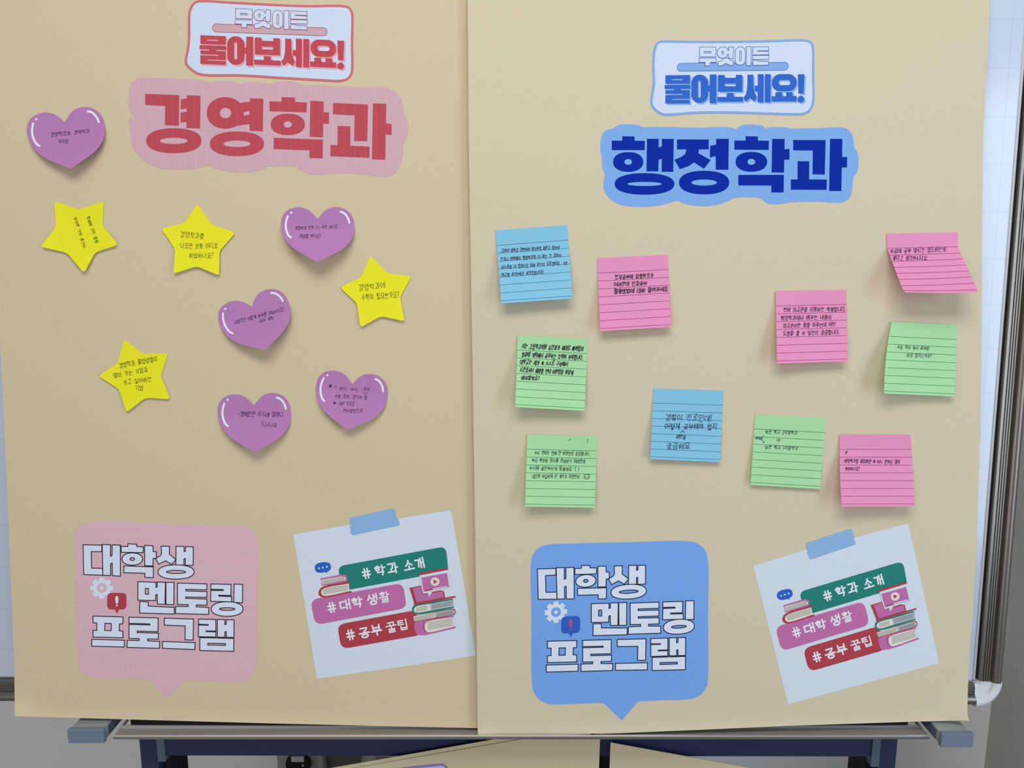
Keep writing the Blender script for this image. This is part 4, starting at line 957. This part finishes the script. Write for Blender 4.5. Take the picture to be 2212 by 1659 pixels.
note([(1814.2,938.9),(1967.3,939.3),(1976.2,1094.2),(1818.4,1094.5)], M_NP, M_LP, .011, .004, 'lowest pink note with a pen blot and two lines of small writing',
     [('행정학과를 졸업하면 ● 어느 분야로 많이',(310,632),(1385,655),8.5,.9),('취업하나요?',(322,785),(600,788),8,.9)],
     k10, M_PENV, extra=[([(330,488),(348,452)], 1.5), ([(338,488),(358,445)], 1.7)], bow=2.0)

# =================================================================== sheets leaning below the tray
YL = YE + .005
def low_surf(px, py, lay=0.0): return at_y(px, py, YL - lay)
def low_sheet(pts3, m, lab, yo):
    vs = [Vector((p.x, yo, p.z)) for p in pts3] + [Vector((p.x, yo + .0007, p.z)) for p in pts3]; n = len(pts3)
    fs = [tuple(range(n)), tuple(range(2 * n - 1, n - 1, -1))] + [(i, (i + 1) % n, n + (i + 1) % n, n + i) for i in range(n)]
    return tag(add_obj('poster_board', vs, fs, m), lab, 'poster board')
def rect_from(corner, right_dir, down_dir, w_, h_):
    return [corner, corner + right_dir * w_, corner + right_dir * w_ + down_dir * h_, corner + down_dir * h_]
def clampfloor(pts): return [Vector((p.x, p.y, max(p.z, .001))) for p in pts]
a = at_y(780, 1657, YL); b_ = at_y(1100, 1601.5, YL); d = (b_ - a).normalized()
trc = at_y(1296.5, 1601, YL); trc = a + d * ((trc.x - a.x) / d.x)
dn = Vector((-.018, 0, -1)).normalized()
low_sheet([a - d * .25, trc, Vector((trc.x - .012, YL, .002)), Vector(((a - d * .25).x - .01, YL, .002))], M_BOARD, 'cream sheet with a purple edged sign leaning under the left end of the tray', YL)
o2 = Vector((-.002, 0, .0032))
low_sheet([a - d * .25 + o2, trc + o2 + Vector((-.01, 0, 0)), Vector((trc.x - .024, YL, .002)), Vector(((a - d * .25).x - .012, YL, .002))], M_BOARD, 'second cream sheet showing only a thin edge behind the lower left sheet', YL + .0012)
a3 = at_y(1319, 1604, YL); b3 = at_y(1620, 1659, YL); d3_ = (b3 - a3).normalized()
low_sheet([a3, a3 + d3_ * .42, Vector(((a3 + d3_ * .42).x, YL, .002)), Vector((a3.x - .012, YL, .002))], M_BOARD, 'cream sheet with downward sloping top edge leaning under the right of the tray', YL)
fp = lambda pts: pts
P1 = [(700,1682),(730,1676),(940,1650.5),(957,1650),(966,1656),(970,1668),(985,1780),(980,1795),(965,1802),(740,1835),(724,1830),(715,1815),(697,1700)]
low2 = lambda px, py, lay=0.0: at_y(px, py, YL - .0002 - lay)
po = smooth(P1, 5)
NPs = NP; NP = Vector((0, -1, 0))
root = sheet('question_sign', [(po, [])], low2, M_PURP, thick=CARD_T)
tag(root, 'pale blue sign with purple border peeking in at the bottom of the frame', 'sign')
printed('pale_panel', [(inset(po, 5), [])], low2, mat('pale_blue_print', (188, 204, 240)), root, CARD_T + LAY)
NP = NPs

# =================================================================== things on the wall behind
YW = WALL_Y - .012
x0 = at_y(598, 1640, YW).x; x1 = at_y(692, 1640, YW).x; x2 = at_y(777, 1640, YW).x; zc = at_y(645, 1645, YW).z
pn = empty('wall_panel', ((x0 + x1) / 2, WALL_Y, 0)); tag(pn, 'pale grey door panel in the back wall seen under the stand beam', 'panel')
b = MB(); b.box((x0, YW, 0), (x1, WALL_Y - .0002, zc + .12)); b.obj('panel', mat('panel_grey_paint', (170, 172, 178), rough=.6), pn, bevel=.001)
b = MB(); b.box((x1, YW - .012, 0), (at_y(702, 1640, YW).x, WALL_Y - .0002, zc + .12)); b.obj('edge_trim', mat('trim_white_paint', (190, 192, 194), rough=.5), pn, bevel=.001)
b = MB(); b.box((at_y(702, 1640, YW).x, YW + .006, 0), (x2, WALL_Y - .0002, zc + .12)); b.obj('recess_panel', mat('recess_grey_paint', (130, 132, 138), rough=.7), pn)
c = at_y(645.5, 1646, YW); r = .0265 * 26 / 34
r = abs(at_y(671.5, 1646, YW).x - c.x)
def disc(cx, cz, y0, y1, r, n=40):
    vs = [(cx + r * math.cos(2 * math.pi * i / n), y0, cz + r * math.sin(2 * math.pi * i / n)) for i in range(n)] + [(cx + r * math.cos(2 * math.pi * i / n), y1, cz + r * math.sin(2 * math.pi * i / n)) for i in range(n)]
    return vs, [tuple(range(n))[::-1], tuple(range(n, 2 * n))] + [(i, (i + 1) % n, n + (i + 1) % n, n + i) for i in range(n)]
dv = empty('round_device', (c.x, YW, c.z)); tag(dv, 'round black device with white label on the pale grey panel', 'device')
b = MB(); b.add(*disc(c.x, c.z, YW - .008, YW, r)); b.obj('housing', M_BLACK, dv, bevel=.001)
A = at_y(632.5, 1639, YW); B_ = at_y(659, 1627, YW)
b = MB(); b.box((A.x, YW - .0086, A.z), (B_.x, YW - .008, B_.z)); b.obj('white_label', M_PLAST, dv)
cc = at_y(657, 1646.5, YW); b = MB(); b.add(*disc(cc.x, cc.z, YW - .0092, YW - .008, .0017, 16)); b.obj('button', M_GLOSS, dv)
A = at_y(812, 1652, WALL_Y); B_ = at_y(841, 1634, WALL_Y)
nt_ = empty('wall_notice', (A.x, WALL_Y, A.z)); tag(nt_, 'small framed notice on the back wall above the lower left sheet', 'notice')
b = MB(); b.box((A.x, WALL_Y - .002, A.z), (B_.x, WALL_Y - .0002, B_.z)); b.obj('paper', mat('notice_paper', (176, 174, 168)), nt_)
A2_ = at_y(815, 1650, WALL_Y); B2 = at_y(838, 1639, WALL_Y)
b = MB(); b.box((A2_.x, WALL_Y - .0026, A2_.z), (B2.x, WALL_Y - .002, B2.z)); b.obj('printed_area', mat('notice_print', (120, 122, 124)), nt_)
